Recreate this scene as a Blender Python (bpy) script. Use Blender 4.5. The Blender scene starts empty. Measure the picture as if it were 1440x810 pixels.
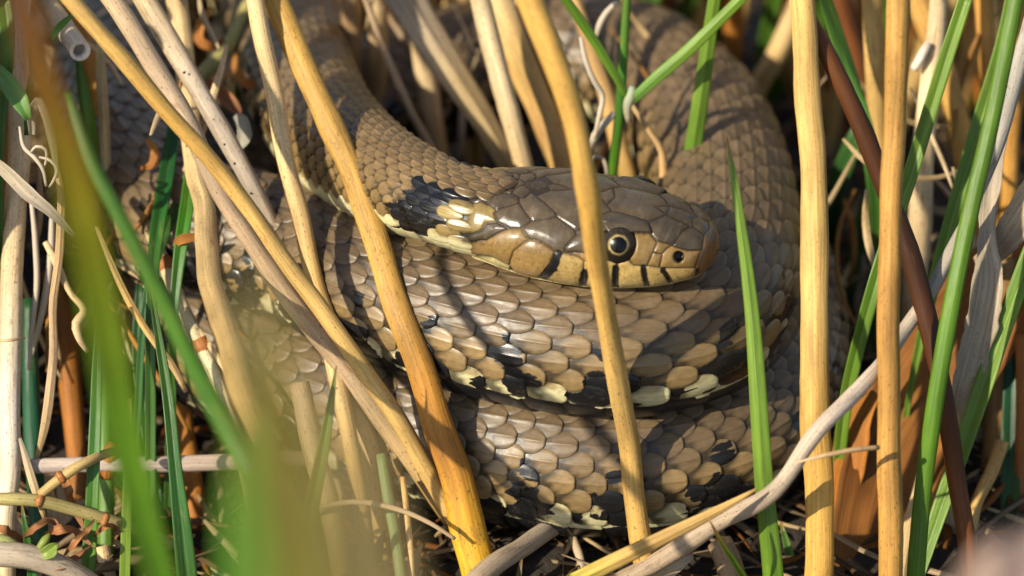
import bpy, math, random
import numpy as np
from mathutils import Vector

# ------------------------------------------------------------------ camera, world, sun, exposure
scn = bpy.context.scene
COL = scn.collection
MM = 0.001
PITCH = math.radians(35)
DIST = 0.600                     # metres from lens to the focal plane
FPX = 6000.0                     # focal length in pixels of a 1440 wide frame: 0.1 mm per pixel at DIST
FWD = np.array([0.0, math.cos(PITCH), -math.sin(PITCH)])
UPV = np.array([0.0, math.sin(PITCH), math.cos(PITCH)])
RGT = np.array([1.0, 0.0, 0.0])
CAM = -FWD * DIST

cam_d = bpy.data.cameras.new('camera')
cam = bpy.data.objects.new('camera', cam_d)
COL.objects.link(cam)
cam.location = CAM
cam.rotation_euler = (math.pi / 2 - PITCH, 0, 0)
cam_d.sensor_width = 36.0
cam_d.lens = 36.0 * FPX / 1440.0
cam_d.clip_start = 0.01
cam_d.clip_end = 50.0
cam_d.dof.use_dof = True
cam_d.dof.focus_distance = DIST - 0.009
cam_d.dof.aperture_fstop = 13.0
cam_d.dof.aperture_blades = 7
scn.camera = cam

SUN_EL = math.radians(36)
SUN_AZ = math.radians(-50)       # to the left of the camera's back
to_sun = Vector((math.sin(SUN_AZ) * math.cos(SUN_EL), -math.cos(SUN_AZ) * math.cos(SUN_EL), math.sin(SUN_EL)))
sun_d = bpy.data.lights.new('sun', 'SUN')
sun_d.energy = 4.6
sun_d.angle = math.radians(0.8)
sun_d.color = (1.0, 0.91, 0.74)
sun = bpy.data.objects.new('sun', sun_d)
COL.objects.link(sun)
sun.rotation_euler = to_sun.to_track_quat('Z', 'Y').to_euler()
sun.location = (0, 0, 2)

world = bpy.data.worlds.new('World')
scn.world = world
world.use_nodes = True
wn = world.node_tree
for n in list(wn.nodes):
    wn.nodes.remove(n)
sky = wn.nodes.new('ShaderNodeTexSky')
sky.sky_type = 'NISHITA'
sky.sun_disc = False
sky.sun_elevation = SUN_EL
sky.sun_rotation = math.atan2(to_sun.x, to_sun.y)
bg = wn.nodes.new('ShaderNodeBackground')
bg.inputs['Strength'].default_value = 0.12
wo = wn.nodes.new('ShaderNodeOutputWorld')
wn.links.new(sky.outputs[0], bg.inputs[0])
wn.links.new(bg.outputs[0], wo.inputs[0])

scn.view_settings.view_transform = 'Standard'
scn.view_settings.look = 'None'
scn.view_settings.exposure = 0.42
scn.view_settings.gamma = 1.0
scn.view_settings.use_curve_mapping = False
scn.render.engine = 'CYCLES'
scn.cycles.max_bounces = 8
scn.cycles.use_denoising = True

# ------------------------------------------------------------------ helpers
rng = np.random.default_rng(7)
random.seed(7)
GROUND = -33.5                   # mm


def P(px, py, t):
    """a point (mm) seen at that place of the frame, t mm behind the focal plane"""
    d = DIST / MM + t
    return (CAM / MM) + d * (FWD + RGT * ((px - 720) / FPX) + UPV * ((405 - py) / FPX))


def PZ(px, py, z):
    """the point (mm) seen at that place of the frame at height z"""
    r = FWD + RGT * ((px - 720) / FPX) + UPV * ((405 - py) / FPX)
    c = CAM / MM
    return c + r * ((z - c[2]) / r[2])


def project(V):
    v = V - CAM / MM
    d = v @ FWD
    return np.stack([720 + FPX * (v @ RGT) / d, 405 - FPX * (v @ UPV) / d], -1), d


def spline(pts, step=None, n=None):
    """centripetal-ish Catmull-Rom through the rows of pts (any width), first three columns are space"""
    p = np.asarray(pts, float)
    if len(p) == 2:
        p = np.vstack([p[0], p.mean(0), p[1]])
    seg = np.linalg.norm(np.diff(p[:, :3], axis=0), axis=1)
    tk = np.concatenate([[0], np.cumsum(np.maximum(seg, 1e-6))])
    m = np.zeros_like(p)
    m[1:-1] = ((p[2:] - p[1:-1]) / (tk[2:] - tk[1:-1])[:, None] * (tk[1:-1] - tk[:-2])[:, None]
               + (p[1:-1] - p[:-2]) / (tk[1:-1] - tk[:-2])[:, None] * (tk[2:] - tk[1:-1])[:, None]) / (tk[2:] - tk[:-2])[:, None]
    m[0] = (p[1] - p[0]) / (tk[1] - tk[0])
    m[-1] = (p[-1] - p[-2]) / (tk[-1] - tk[-2])
    L = tk[-1]
    if n is None:
        n = max(4, int(L / step) + 1)
    q = np.linspace(0, L, n)
    i = np.clip(np.searchsorted(tk, q, side='right') - 1, 0, len(tk) - 2)
    h = (tk[i + 1] - tk[i])
    x = ((q - tk[i]) / h)[:, None]
    h = h[:, None]
    return ((2 * x**3 - 3 * x**2 + 1) * p[i] + (x**3 - 2 * x**2 + x) * h * m[i]
            + (-2 * x**3 + 3 * x**2) * p[i + 1] + (x**3 - x**2) * h * m[i + 1])


def unit(v):
    return v / np.maximum(np.linalg.norm(v, axis=-1, keepdims=True), 1e-12)


def hash2(ix, iy, seed):
    v = np.sin(ix * 127.1 + iy * 311.7 + seed * 74.7) * 43758.5453
    return v - np.floor(v)


def vnoise(x, y, seed=0.0):
    ix, iy = np.floor(x), np.floor(y)
    fx, fy = x - ix, y - iy
    fx = fx * fx * (3 - 2 * fx)
    fy = fy * fy * (3 - 2 * fy)
    a = hash2(ix, iy, seed) * (1 - fx) + hash2(ix + 1, iy, seed) * fx
    b = hash2(ix, iy + 1, seed) * (1 - fx) + hash2(ix + 1, iy + 1, seed) * fx
    return a * (1 - fy) + b * fy


def sstep(a, b, x):
    t = np.clip((x - a) / (b - a), 0, 1)
    return t * t * (3 - 2 * t)


def mkmesh(name, V, F, mat, col=None, bc=None, smooth=True, tris=None, blk=None):
    """V in mm; F quads (m,4); optional tris (k,3)"""
    me = bpy.data.meshes.new(name)
    V = np.asarray(V, np.float32) * MM
    F = np.asarray(F, np.int32).reshape(-1, 4)
    T = np.zeros((0, 3), np.int32) if tris is None else np.asarray(tris, np.int32).reshape(-1, 3)
    me.vertices.add(len(V))
    me.vertices.foreach_set('co', V.ravel())
    nl = F.size + T.size
    me.loops.add(nl)
    me.loops.foreach_set('vertex_index', np.concatenate([F.ravel(), T.ravel()]))
    me.polygons.add(len(F) + len(T))
    st = np.concatenate([np.arange(len(F)) * 4, F.size + np.arange(len(T)) * 3]).astype(np.int32)
    me.polygons.foreach_set('loop_start', st)
    me.polygons.foreach_set('use_smooth', np.full(len(F) + len(T), smooth))
    if col is not None:
        a = me.attributes.new('col', 'FLOAT_COLOR', 'POINT')
        c = np.ones((len(V), 4), np.float32)
        c[:, :np.shape(col)[1]] = col
        a.data.foreach_set('color', c.ravel())
    if bc is not None:
        a = me.attributes.new('bc', 'FLOAT_VECTOR', 'POINT')
        a.data.foreach_set('vector', np.asarray(bc, np.float32).ravel())
    if blk is not None:
        a = me.attributes.new('blk', 'FLOAT', 'POINT')
        a.data.foreach_set('value', np.asarray(blk, np.float32))
    me.update(calc_edges=True)
    me.validate()
    me.materials.append(mat)
    return me


def link(name, me, parent=None, label=None, cat=None, group=None, kind=None):
    o = bpy.data.objects.new(name, me)
    COL.objects.link(o)
    if parent is not None:
        o.parent = parent
    if label:
        o['label'] = label
    if cat:
        o['category'] = cat
    if group:
        o['group'] = group
    if kind:
        o['kind'] = kind
    return o


# ------------------------------------------------------------------ materials
def nodes_of(name):
    m = bpy.data.materials.new(name)
    m.use_nodes = True
    nt = m.node_tree
    b = nt.nodes['Principled BSDF']
    return m, nt, b


def N(nt, typ, **kw):
    n = nt.nodes.new(typ)
    for k, v in kw.items():
        setattr(n, k, v)
    return n


def attr(nt, name):
    return N(nt, 'ShaderNodeAttribute', attribute_name=name)


def mul_rgb(nt, a, fac_socket, lo, hi):
    """a * map(fac, lo..hi)"""
    mr = N(nt, 'ShaderNodeMapRange')
    mr.inputs['From Min'].default_value = 0.25
    mr.inputs['From Max'].default_value = 0.75
    mr.inputs['To Min'].default_value = lo
    mr.inputs['To Max'].default_value = hi
    nt.links.new(fac_socket, mr.inputs['Value'])
    vm = N(nt, 'ShaderNodeVectorMath', operation='SCALE')
    nt.links.new(a, vm.inputs[0])
    nt.links.new(mr.outputs[0], vm.inputs['Scale'])
    return vm.outputs[0]


def noise(nt, vec, scale3, scale=1.0, detail=3.0, rough=0.55):
    mp = N(nt, 'ShaderNodeMapping')
    mp.inputs['Scale'].default_value = scale3
    nt.links.new(vec, mp.inputs['Vector'])
    nz = N(nt, 'ShaderNodeTexNoise')
    nz.inputs['Scale'].default_value = scale
    nz.inputs['Detail'].default_value = detail
    nz.inputs['Roughness'].default_value = rough
    nt.links.new(mp.outputs[0], nz.inputs['Vector'])
    return nz.outputs['Fac']


def mix_rgb(nt, fac, a, b):
    mx = N(nt, 'ShaderNodeMix', data_type='RGBA')
    if isinstance(fac, float):
        mx.inputs[0].default_value = fac
    else:
        nt.links.new(fac, mx.inputs[0])
    for s, v in ((6, a), (7, b)):
        if isinstance(v, tuple):
            mx.inputs[s].default_value = (*v, 1)
        else:
            nt.links.new(v, mx.inputs[s])
    return mx.outputs[2]


def ramp(nt, sock, lo, hi, a=0.0, b=1.0):
    mr = N(nt, 'ShaderNodeMapRange')
    mr.inputs['From Min'].default_value = lo
    mr.inputs['From Max'].default_value = hi
    mr.inputs['To Min'].default_value = a
    mr.inputs['To Max'].default_value = b
    nt.links.new(sock, mr.inputs['Value'])
    return mr.outputs[0]


def plant_mat(name, streak=0.25, blotch=0.2, speck=0.5, speck_col=(0.10, 0.045, 0.015), rough=0.5, spec=0.35,
              transl=0.0, bump=0.25, vein=0.0):
    m, nt, b = nodes_of(name)
    c = attr(nt, 'col')
    v = attr(nt, 'bc').outputs['Vector']
    s1 = noise(nt, v, (3.4, 0.07, 1.0), 1.0, 5.0, 0.65)
    s2 = noise(nt, v, (0.35, 0.09, 1.0), 1.0, 3.0)
    s3 = noise(nt, v, (4.5, 1.8, 1.0), 1.0, 2.0, 0.7)
    rgb = mul_rgb(nt, c.outputs['Color'], s1, 1 - streak, 1 + streak)
    rgb = mul_rgb(nt, rgb, s2, 1 - blotch, 1 + blotch)
    if speck > 0:
        f = ramp(nt, s3, 0.60, 0.72, 0.0, speck)
        mm = N(nt, 'ShaderNodeMath', operation='MULTIPLY')
        nt.links.new(f, mm.inputs[0])
        nt.links.new(c.outputs['Alpha'], mm.inputs[1])
        rgb = mix_rgb(nt, mm.outputs[0], rgb, speck_col)
        # larger elongated stains
        s4 = noise(nt, v, (0.9, 0.16, 1.0), 1.0, 4.0, 0.7)
        f4 = ramp(nt, s4, 0.58, 0.72, 0.0, 0.75 * speck)
        m4 = N(nt, 'ShaderNodeMath', operation='MULTIPLY')
        nt.links.new(f4, m4.inputs[0])
        nt.links.new(c.outputs['Alpha'], m4.inputs[1])
        rgb = mix_rgb(nt, m4.outputs[0], rgb, tuple(2.2 * x for x in speck_col))
    nt.links.new(rgb, b.inputs['Base Color'])
    b.inputs['Roughness'].default_value = rough
    b.inputs['Specular IOR Level'].default_value = spec
    h = noise(nt, v, (5.0 if not vein else vein, 0.12, 1.0), 1.0, 3.0)
    bp = N(nt, 'ShaderNodeBump')
    bp.inputs['Strength'].default_value = bump
    bp.inputs['Distance'].default_value = 0.00012
    nt.links.new(h, bp.inputs['Height'])
    nt.links.new(bp.outputs[0], b.inputs['Normal'])
    if transl > 0:
        out = nt.nodes['Material Output']
        tr = N(nt, 'ShaderNodeBsdfTranslucent')
        tc = N(nt, 'ShaderNodeVectorMath', operation='MULTIPLY')
        tc.inputs[1].default_value = (1.25, 1.2, 0.6)
        nt.links.new(rgb, tc.inputs[0])
        nt.links.new(tc.outputs[0], tr.inputs['Color'])
        mx = N(nt, 'ShaderNodeMixShader')
        mx.inputs[0].default_value = transl
        nt.links.new(b.outputs[0], mx.inputs[1])
        nt.links.new(tr.outputs[0], mx.inputs[2])
        nt.links.new(mx.outputs[0], out.inputs['Surface'])
    return m


M_REED = plant_mat('dry_reed', 0.32, 0.32, 0.95, rough=0.56, spec=0.28, bump=0.6)
M_DEAD = plant_mat('dead_leaf', 0.42, 0.28, 0.6, rough=0.65, spec=0.2, transl=0.18, bump=0.5)
M_GRASS = plant_mat('green_grass', 0.36, 0.24, 0.25, (0.22, 0.20, 0.05), rough=0.38, spec=0.4, transl=0.30, bump=0.45, vein=9.0)
M_MOTT = plant_mat('mottled_reed', 0.40, 0.34, 1.0, (0.11, 0.040, 0.010), rough=0.58, spec=0.25, bump=0.7)
M_TWIG = plant_mat('weathered_twig', 0.30, 0.25, 1.0, (0.06, 0.045, 0.03), rough=0.7, spec=0.2, bump=0.6)
M_ROOT = plant_mat('pale_fibre', 0.12, 0.15, 0.2, rough=0.6, spec=0.25)

# snake skin
M_SKIN, nt, b = nodes_of('snake_skin')
c = attr(nt, 'col')
v = attr(nt, 'bc').outputs['Vector']
f1 = noise(nt, v, (1.0, 1.0, 1.0), 1.3, 4.0, 0.6)
f2 = noise(nt, v, (7.0, 0.9, 1.0), 1.0, 3.0, 0.6)
f3 = noise(nt, v, (0.05, 0.05, 1.0), 1.0, 2.0, 0.5)
rgb = mul_rgb(nt, c.outputs['Color'], f1, 0.84, 1.16)
rgb = mul_rgb(nt, rgb, f2, 0.80, 1.16)
rgb = mul_rgb(nt, rgb, f3, 0.88, 1.10)
fk = noise(nt, v, (3.0, 3.0, 1.0), 1.0, 3.0, 0.6)
ad = N(nt, 'ShaderNodeMath', operation='MULTIPLY_ADD')
nt.links.new(fk, ad.inputs[0])
ad.inputs[1].default_value = 0.30
nt.links.new(attr(nt, 'blk').outputs['Fac'], ad.inputs[2])
kf = ramp(nt, ad.outputs[0], 0.60, 0.70)
rgb = mix_rgb(nt, kf, rgb, (0.0095, 0.0095, 0.0105))
# pale dust and scuffs
du = noise(nt, v, (0.5, 0.5, 1.0), 1.0, 5.0, 0.75)
rgb = mix_rgb(nt, ramp(nt, du, 0.58, 0.80, 0.0, 0.35), rgb, (0.30, 0.25, 0.19))
nt.links.new(rgb, b.inputs['Base Color'])
rr = ramp(nt, f1, 0.3, 0.7, 0.36, 0.52)
# the col alpha is how polished that bit of skin is
ra = N(nt, 'ShaderNodeMath', operation='MULTIPLY')
nt.links.new(rr, ra.inputs[0])
nt.links.new(ramp(nt, c.outputs['Alpha'], 0.0, 1.0, 1.25, 0.55), ra.inputs[1])
rb_ = N(nt, 'ShaderNodeMath', operation='MULTIPLY')
nt.links.new(ra.outputs[0], rb_.inputs[0])
nt.links.new(ramp(nt, kf, 0.0, 1.0, 1.0, 0.95), rb_.inputs[1])
nt.links.new(rb_.outputs[0], b.inputs['Roughness'])
b.inputs['Specular IOR Level'].default_value = 0.5
bp = N(nt, 'ShaderNodeBump')
bp.inputs['Strength'].default_value = 0.22
bp.inputs['Distance'].default_value = 0.00010
nt.links.new(f2, bp.inputs['Height'])
nt.links.new(bp.outputs[0], b.inputs['Normal'])

# soil
M_SOIL, nt, b = nodes_of('dark_soil')
tc = N(nt, 'ShaderNodeTexCoord')
s1 = noise(nt, tc.outputs['Object'], (1, 1, 1), 180.0, 6.0, 0.7)
rgb = mix_rgb(nt, s1, (0.012, 0.009, 0.006), (0.06, 0.042, 0.026))
nt.links.new(rgb, b.inputs['Base Color'])
b.inputs['Roughness'].default_value = 0.9
bp = N(nt, 'ShaderNodeBump')
bp.inputs['Strength'].default_value = 0.8
bp.inputs['Distance'].default_value = 0.002
nt.links.new(s1, bp.inputs['Height'])
nt.links.new(bp.outputs[0], b.inputs['Normal'])


def plain(name, col, rough, spec=0.5, coat=0.0):
    m, nt, b = nodes_of(name)
    b.inputs['Base Color'].default_value = (*col, 1)
    b.inputs['Roughness'].default_value = rough
    b.inputs['Specular IOR Level'].default_value = spec
    b.inputs['Coat Weight'].default_value = coat * 0.35
    b.inputs['Coat Roughness'].default_value = 0.10
    return m, nt, b


# ------------------------------------------------------------------ ground
gx = np.linspace(-1, 1, 161)
gx = np.sign(gx) * (np.abs(gx) ** 3 * 5900 + np.abs(gx) * 100)
X, Y = np.meshgrid(gx, gx)
Zg = GROUND + 3.5 * (vnoise(X / 17, Y / 17, 3) - 0.5) + 1.6 * (vnoise(X / 5, Y / 5, 4) - 0.5) - 0.8
n = len(gx)
idx = np.arange(n * n).reshape(n, n)
Fg = np.stack([idx[:-1, :-1], idx[:-1, 1:], idx[1:, 1:], idx[1:, :-1]], -1).reshape(-1, 4)
link('ground', mkmesh('ground', np.stack([X, Y, Zg], -1).reshape(-1, 3), Fg, M_SOIL), kind='structure')


# ------------------------------------------------------------------ the snake
# axis: snout to tail, (frame x, frame y, height mm)
HEAD_A = PZ(1011, 351, 12.0)
HEAD_B = PZ(640, 292, 13.2)
HL = np.linalg.norm(HEAD_B - HEAD_A)
axis_pts = [HEAD_A + (HEAD_B - HEAD_A) * f for f in (0.0, 0.2, 0.4, 0.6, 0.8, 0.93)]
for q in [(600, 277, 12.0), (550, 257, 10.2), (500, 227, 8), (454, 178, 6), (420, 112, 4), (400, 36, 1), (366, -30, -2),
          (300, -58, -5), (222, -20, -6), (176, 72, -6), (168, 180, -5.5), (205, 275, -5), (272, 328, -5), (350, 345, -5.5),
          (440, 368, -5), (520, 404, -4.2), (600, 434, -4.2), (700, 463, -4.2), (800, 481, -4.2), (900, 484, -4.2), (974, 461, -4.2),
          (1012, 404, -4), (1020, 325, -4.5), (1006, 238, -5), (966, 158, -6), (896, 104, -6), (790, 84, -7), (640, 108, -9),
          (490, 165, -14), (372, 235, -19), (275, 325, -20), (236, 398, -20), (272, 450, -20), (330, 492, -20), (400, 528, -22.7),
          (480, 560, -22.7), (560, 588, -22.7), (640, 612, -22.7), (740, 634, -22.7), (830, 646, -22.7), (920, 644, -22.7), (1010, 617, -22.7),
          (1072, 560, -22.7), (1096, 485, -22.7), (1092, 400, -21.5), (1052, 310, -22), (970, 250, -25), (860, 240, -27), (740, 260, -29)]:
    axis_pts.append(PZ(*q))
ax = spline(axis_pts, step=0.25)
ds = np.linalg.norm(np.diff(ax, axis=0), axis=1)
SARC = np.concatenate([[0], np.cumsum(ds)])
SLEN = SARC[-1]
sq = np.arange(0, SLEN, 0.25)
AX = np.stack([np.interp(sq, SARC, ax[:, i]) for i in range(3)], -1)
TG = unit(np.gradient(AX, axis=0))
LT = unit(np.cross(np.array([0, 0, 1.0]), TG))
DN = np.cross(TG, LT)
SLEN = sq[-1]

# sections: distance from snout -> half width, height above axis, depth below axis, superellipse exponent
SEC = np.array([
    [0.0, 0.25, 0.2, 0.2, 2.0],
    [0.35, 1.9, 1.5, 1.35, 2.1],
    [1.0, 3.3, 2.55, 2.2, 2.25],
    [2.2, 4.6, 3.45, 3.0, 2.35],
    [4.0, 5.7, 4.2, 3.7, 2.4],
    [6.5, 6.8, 4.95, 4.5, 2.45],
    [10.0, 7.9, 5.55, 5.2, 2.45],
    [15.0, 9.0, 5.95, 5.8, 2.4],
    [20.0, 9.5, 6.1, 6.1, 2.3],
    [25.0, 9.3, 6.0, 6.1, 2.2],
    [30.0, 8.2, 5.7, 5.8, 2.1],
    [34.5, 6.9, 5.4, 5.5, 2.05],
    [39.0, 6.4, 5.6, 5.5, 2.0],
    [46.0, 6.8, 6.5, 6.0, 2.0],
    [60.0, 7.8, 7.8, 7.0, 2.0],
    [85.0, 8.4, 8.4, 7.4, 2.0],
    [120., 9.3, 9.3, 8.2, 2.0],
    [170., 10.4, 10.4, 9.2, 2.0],
    [230., 10.6, 10.6, 9.4, 2.0],
    [420., 10.6, 10.6, 9.2, 2.0],
    [SLEN - 60, 9.0, 9.0, 8.0, 2.0],
    [SLEN + 1, 3.0, 3.0, 2.8, 2.0]])
SEC_F = spline(np.column_stack([SEC[:, 0] * 1.0, np.zeros(len(SEC)), np.zeros(len(SEC)), SEC[:, 1:]]), n=6000)


ROLL = math.radians(2)


def surf(s, th):
    """point and outward normal of the smooth body at distance s from the snout, th from the back's midline"""
    s = np.clip(s, 0, SLEN - 0.3)
    th = th + np.interp(s, [70, 125], [0.0, ROLL])      # coils lie a little on their inner side
    w, ht, hb, e = (np.interp(s, SEC_F[:, 0], SEC_F[:, i]) for i in (3, 4, 5, 6))
    f = s / 0.25
    C = np.stack([np.interp(s, sq, AX[:, i]) for i in range(3)], -1)
    Lv = unit(np.stack([np.interp(s, sq, LT[:, i]) for i in range(3)], -1))
    Dv = unit(np.stack([np.interp(s, sq, DN[:, i]) for i in range(3)], -1))
    sn, cs = np.sin(th), np.cos(th)
    q = 2.0 / e
    y = w * np.sign(sn) * np.abs(sn) ** q
    h = np.where(cs > 0, ht, hb)
    z = h * np.sign(cs) * np.abs(cs) ** q
    p = C + Lv * y[..., None] + Dv * z[..., None]
    ny = np.sign(y) * np.abs(y / w) ** (e - 1) / w
    nz = np.sign(z) * np.abs(z / h) ** (e - 1) / h
    nn = unit(Lv * ny[..., None] + Dv * nz[..., None])
    return p, nn, w, ht


bodyV, bodyF, bodyC, bodyB, bodyK = [], [], [], [], []
vcount = 0


def put(V, F, Cc, B):
    global vcount
    bodyV.append(V)
    bodyF.append(F + vcount)
    bodyC.append(Cc)
    bodyB.append(B)
    vcount += len(V)


def gridF(ni, nj, wrap=False):
    i = np.arange(ni * nj).reshape(ni, nj)
    if wrap:
        i = np.concatenate([i, i[:, :1]], 1)
    return np.stack([i[:-1, :-1], i[:-1, 1:], i[1:, 1:], i[1:, :-1]], -1).reshape(-1, 4)


# --- the skin between the scales: a closed tube from the nape to the tail
NECK0 = 30.5
cs_ = np.arange(NECK0, SLEN - 0.3, 0.9)
ct = np.linspace(0, 2 * np.pi, 48, endpoint=False)
S, T = np.meshgrid(cs_, ct, indexing='ij')
p, nn, w, ht = surf(S, T)
p = p - nn * (0.22 * (w / 10))[..., None]
cc = np.zeros(p.shape[:2] + (4,))
cc[..., :3] = (0.020, 0.017, 0.014)
cc[..., 3] = 0.2
put(p.reshape(-1, 3), gridF(len(cs_), 48, True), cc.reshape(-1, 4), np.stack([T * w, S, 0 * S], -1).reshape(-1, 3))

# --- scales
def Lscale(s):
    return np.interp(s, [28, 36, 48, 70, 100, 150, 200, 420, SLEN], [2.1, 2.2, 2.3, 2.7, 3.4, 4.3, 4.75, 4.75, 3.0])


ss = np.arange(28, SLEN, 0.05)
JJ = np.concatenate([[0], np.cumsum(0.05 / Lscale(ss))])[:-1]
JMAX = int(JJ[-1])
TH_BELLY = math.radians(107)
KM = 8
rows = np.arange(-KM, KM + 1)


def th_row(k):
    x = np.abs(k) / (KM + 0.5)
    return np.sign(k) * TH_BELLY * (0.84 * x + 0.16 * x * x)


BROWN = np.array([0.152, 0.098, 0.045])
TAUPE = np.array([0.132, 0.091, 0.050])
TAN = np.array([0.240, 0.157, 0.064])
CREAM = np.array([0.640, 0.570, 0.310])
BLACK = np.array([0.0085, 0.0080, 0.0085])
GOLD = np.array([0.210, 0.130, 0.046])

def start_s(th):
    """where on the nape the small scales take over from the head shields"""
    return 33.4 - 5.0 * (1 - sstep(0.05, 0.62, np.abs(th)))


# one list of every scale: (s centre, theta centre, row, j)
sc, tcn, kk, jj = [], [], [], []
for k in rows:
    off = 0.5 if k % 2 else 0.0
    j = np.arange(0, JMAX - 1) + off
    s = np.interp(j, JJ, ss)
    ok = (s > start_s(th_row(k)) + 0.3) & (s < SLEN - 4)
    sc.append(s[ok]); tcn.append(np.full(ok.sum(), th_row(k))); kk.append(np.full(ok.sum(), k)); jj.append(j[ok])
sc, tcn, kk, jj = map(np.concatenate, (sc, tcn, kk, jj))
ns = len(sc)
ak = np.abs(kk) * 9.0 / KM
rnd = rng.random((ns, 4))
sc = sc + (rnd[:, 3] - 0.5) * 0.10 * Lscale(sc)
Ls = Lscale(sc)
k_ = np.abs(kk)
dth = np.where(k_ == KM, 1.15, 1.0) * (th_row(np.minimum(k_ + 0.5, KM + 0.5)) - th_row(np.maximum(k_ - 0.5, -0.5)))
dth = np.where(k_ == 0, th_row(1.0) * 1.0, dth)
av = np.array([-0.995, -0.86, -0.6, -0.3, 0.0, 0.28, 0.52, 0.72, 0.86, 0.945, 0.985, 1.0])
bv = np.array([-1, -0.95, -0.80, -0.5, -0.22, -0.07, 0, 0.07, 0.22, 0.5, 0.80, 0.95, 1])
Ag, Bg = np.meshgrid(av, bv, indexing='ij')
wa = (1 - np.abs(Ag) ** 2.3) ** 0.62
wa = np.where(Ag < 0, (1 - np.abs(Ag) ** 2.0) ** 0.75, wa)
na, nb = Ag.shape
size = np.interp(sc, [30, 60, 200, SLEN], [0.75, 0.75, 1.0, 0.8])
hl = np.interp(ak, [0, 4, 6, 9], [0.68, 0.64, 0.56, 0.535])[:, None, None] * Ls[:, None, None]
Sv = sc[:, None, None] + Ag[None] * hl
# flank scales are squarer, back scales longer and more pointed
sq_ = np.interp(ak, [0, 4, 7, 9], [0.0, 0.15, 0.6, 0.9])[:, None, None]
wsq = (1 - np.abs(Ag) ** 3.6) ** 0.5
wA = wa[None] * (1 - sq_) + wsq[None] * sq_
half = (dth * np.interp(ak, [0, 4, 6.5, 9], [0.975, 0.91, 0.77, 0.84]))[:, None, None]
Tv = tcn[:, None, None] + Bg[None] * wA * half
edge = np.minimum(sstep(0, 0.10, 1 - np.abs(Bg)), sstep(0, 0.06, 1 - Ag))
keel = np.interp(ak, [0, 5, 7, 8.5], [1.0, 0.9, 0.5, 0.0])[:, None, None]
lift = 0.30 * (0.5 + 0.5 * Ag) ** 1.5
dome = 0.12 * (1 - Bg ** 2) * (1 - 0.35 * Ag ** 2)
kz = 0.20 * np.exp(-(Bg * wa / 0.075) ** 2) * sstep(-0.7, 0.1, Ag) * (1 - sstep(0.75, 0.98, Ag))
H = lift[None] + dome[None] * np.interp(sc, [36, 70, 110], [0.9, 1.6, 1.0])[:, None, None] + keel * kz[None] + (rnd[:, 0][:, None, None] - 0.5) * 0.06
H = H * edge[None] + (-0.16) * (1 - edge[None])
# an uneven, slightly tilted lie of every scale
H = H + (rnd[:, 1][:, None, None] - 0.5) * 0.14 * Bg[None] * edge[None]
H = H * size[:, None, None]
p, nn, w, ht = surf(Sv, Tv)
Vs = p + nn * H[..., None]

# colours
arc = Tv * w
aT = np.abs(Tv) / TH_BELLY                       # 0 back .. 1 edge of the belly
side = np.sign(tcn)[:, None, None] * 50.0
base = (TAUPE[None] * 0.55 + BROWN[None] * 0.45) * (0.90 + 0.20 * rnd[:, 2:3])
fl = sstep(4.6, 7.2, ak + (rnd[:, 0] - 0.5))[:, None]
base = base * (1 - fl) + TAN[None] * (0.88 + 0.24 * rnd[:, 2:3]) * fl
front = sstep(110, 60, sc)[:, None]              # warmer, golden forebody
base = base * (1 - front) + (base * 0.55 + GOLD * 0.45) * front
Cs = np.broadcast_to(base[:, None, None, :], Sv.shape + (3,)).copy()
Cs = Cs * (0.84 + 0.34 * vnoise(Sv * 0.42, arc * 0.42, 14))[..., None] * (0.90 + 0.16 * sstep(-0.5, 0.8, Ag))[None, ..., None]
pale = sstep(0.80, 0.90, aT + 0.05 * (vnoise(Sv * 1.1, arc * 1.1, 5) - 0.5) * 2) * (ak >= 8)[:, None, None]
Cs = Cs * (1 - pale[..., None]) + CREAM * pale[..., None]
# fine dark edging at the sides of a scale, lighter tip
tip = (sstep(0.80, 0.97, Ag) * (1 - np.abs(Bg) * 0.4))[None] * 0.12
Cs = Cs * (1 + tip[..., None] * np.array([0.9, 0.9, 1.0]))
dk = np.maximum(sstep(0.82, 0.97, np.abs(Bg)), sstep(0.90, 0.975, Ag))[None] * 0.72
# every scale is black towards its root, with the shade under its neighbours painted in
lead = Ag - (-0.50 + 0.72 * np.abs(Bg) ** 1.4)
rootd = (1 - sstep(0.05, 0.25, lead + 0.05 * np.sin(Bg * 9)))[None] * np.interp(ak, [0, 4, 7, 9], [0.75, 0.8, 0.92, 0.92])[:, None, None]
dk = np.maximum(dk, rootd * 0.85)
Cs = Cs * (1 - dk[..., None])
Sv0, aT0 = Sv, aT
aTc = (np.abs(tcn) / TH_BELLY)[:, None, None]
Sv = 0.55 * Sv0 + 0.45 * sc[:, None, None]      # marks tend to fill whole scales
aT = 0.6 * aT0 + 0.4 * aTc
# black bars on the flanks, and small bluish-black spots above them
PER = 10.6
ph = Sv / PER + 0.10 * (vnoise(Sv * 0.12, side, 9) - 0.5)
ci = np.floor(ph)
fr = ph - ci - 0.5
r_bar = hash2(ci, side * 0 + np.sign(side), 3.0)
r_spot = hash2(ci, side * 0 + np.sign(side), 8.0)
wob = (vnoise(Sv * 0.75, arc * 0.75, 11) - 0.5) + 0.45 * (vnoise(Sv * 2.6, arc * 2.6, 12) - 0.5)
slant = (aT - 0.9) * 0.55
lowgate = sstep(0.74 - 0.12 * r_bar, 0.80 - 0.10 * r_bar, aT + 0.09 * wob)
bw = 0.17 + 0.06 * r_bar
bar = (1 - sstep(bw - 0.06, bw + 0.10, np.abs(fr - slant - 0.2 * (r_spot - 0.5) + 0.20 * wob))) * lowgate
sp_s = (fr - 0.15 * (r_bar - 0.5)) * PER
sp_t = (aT - (0.60 + 0.07 * (r_spot - 0.5))) * TH_BELLY * w
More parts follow.
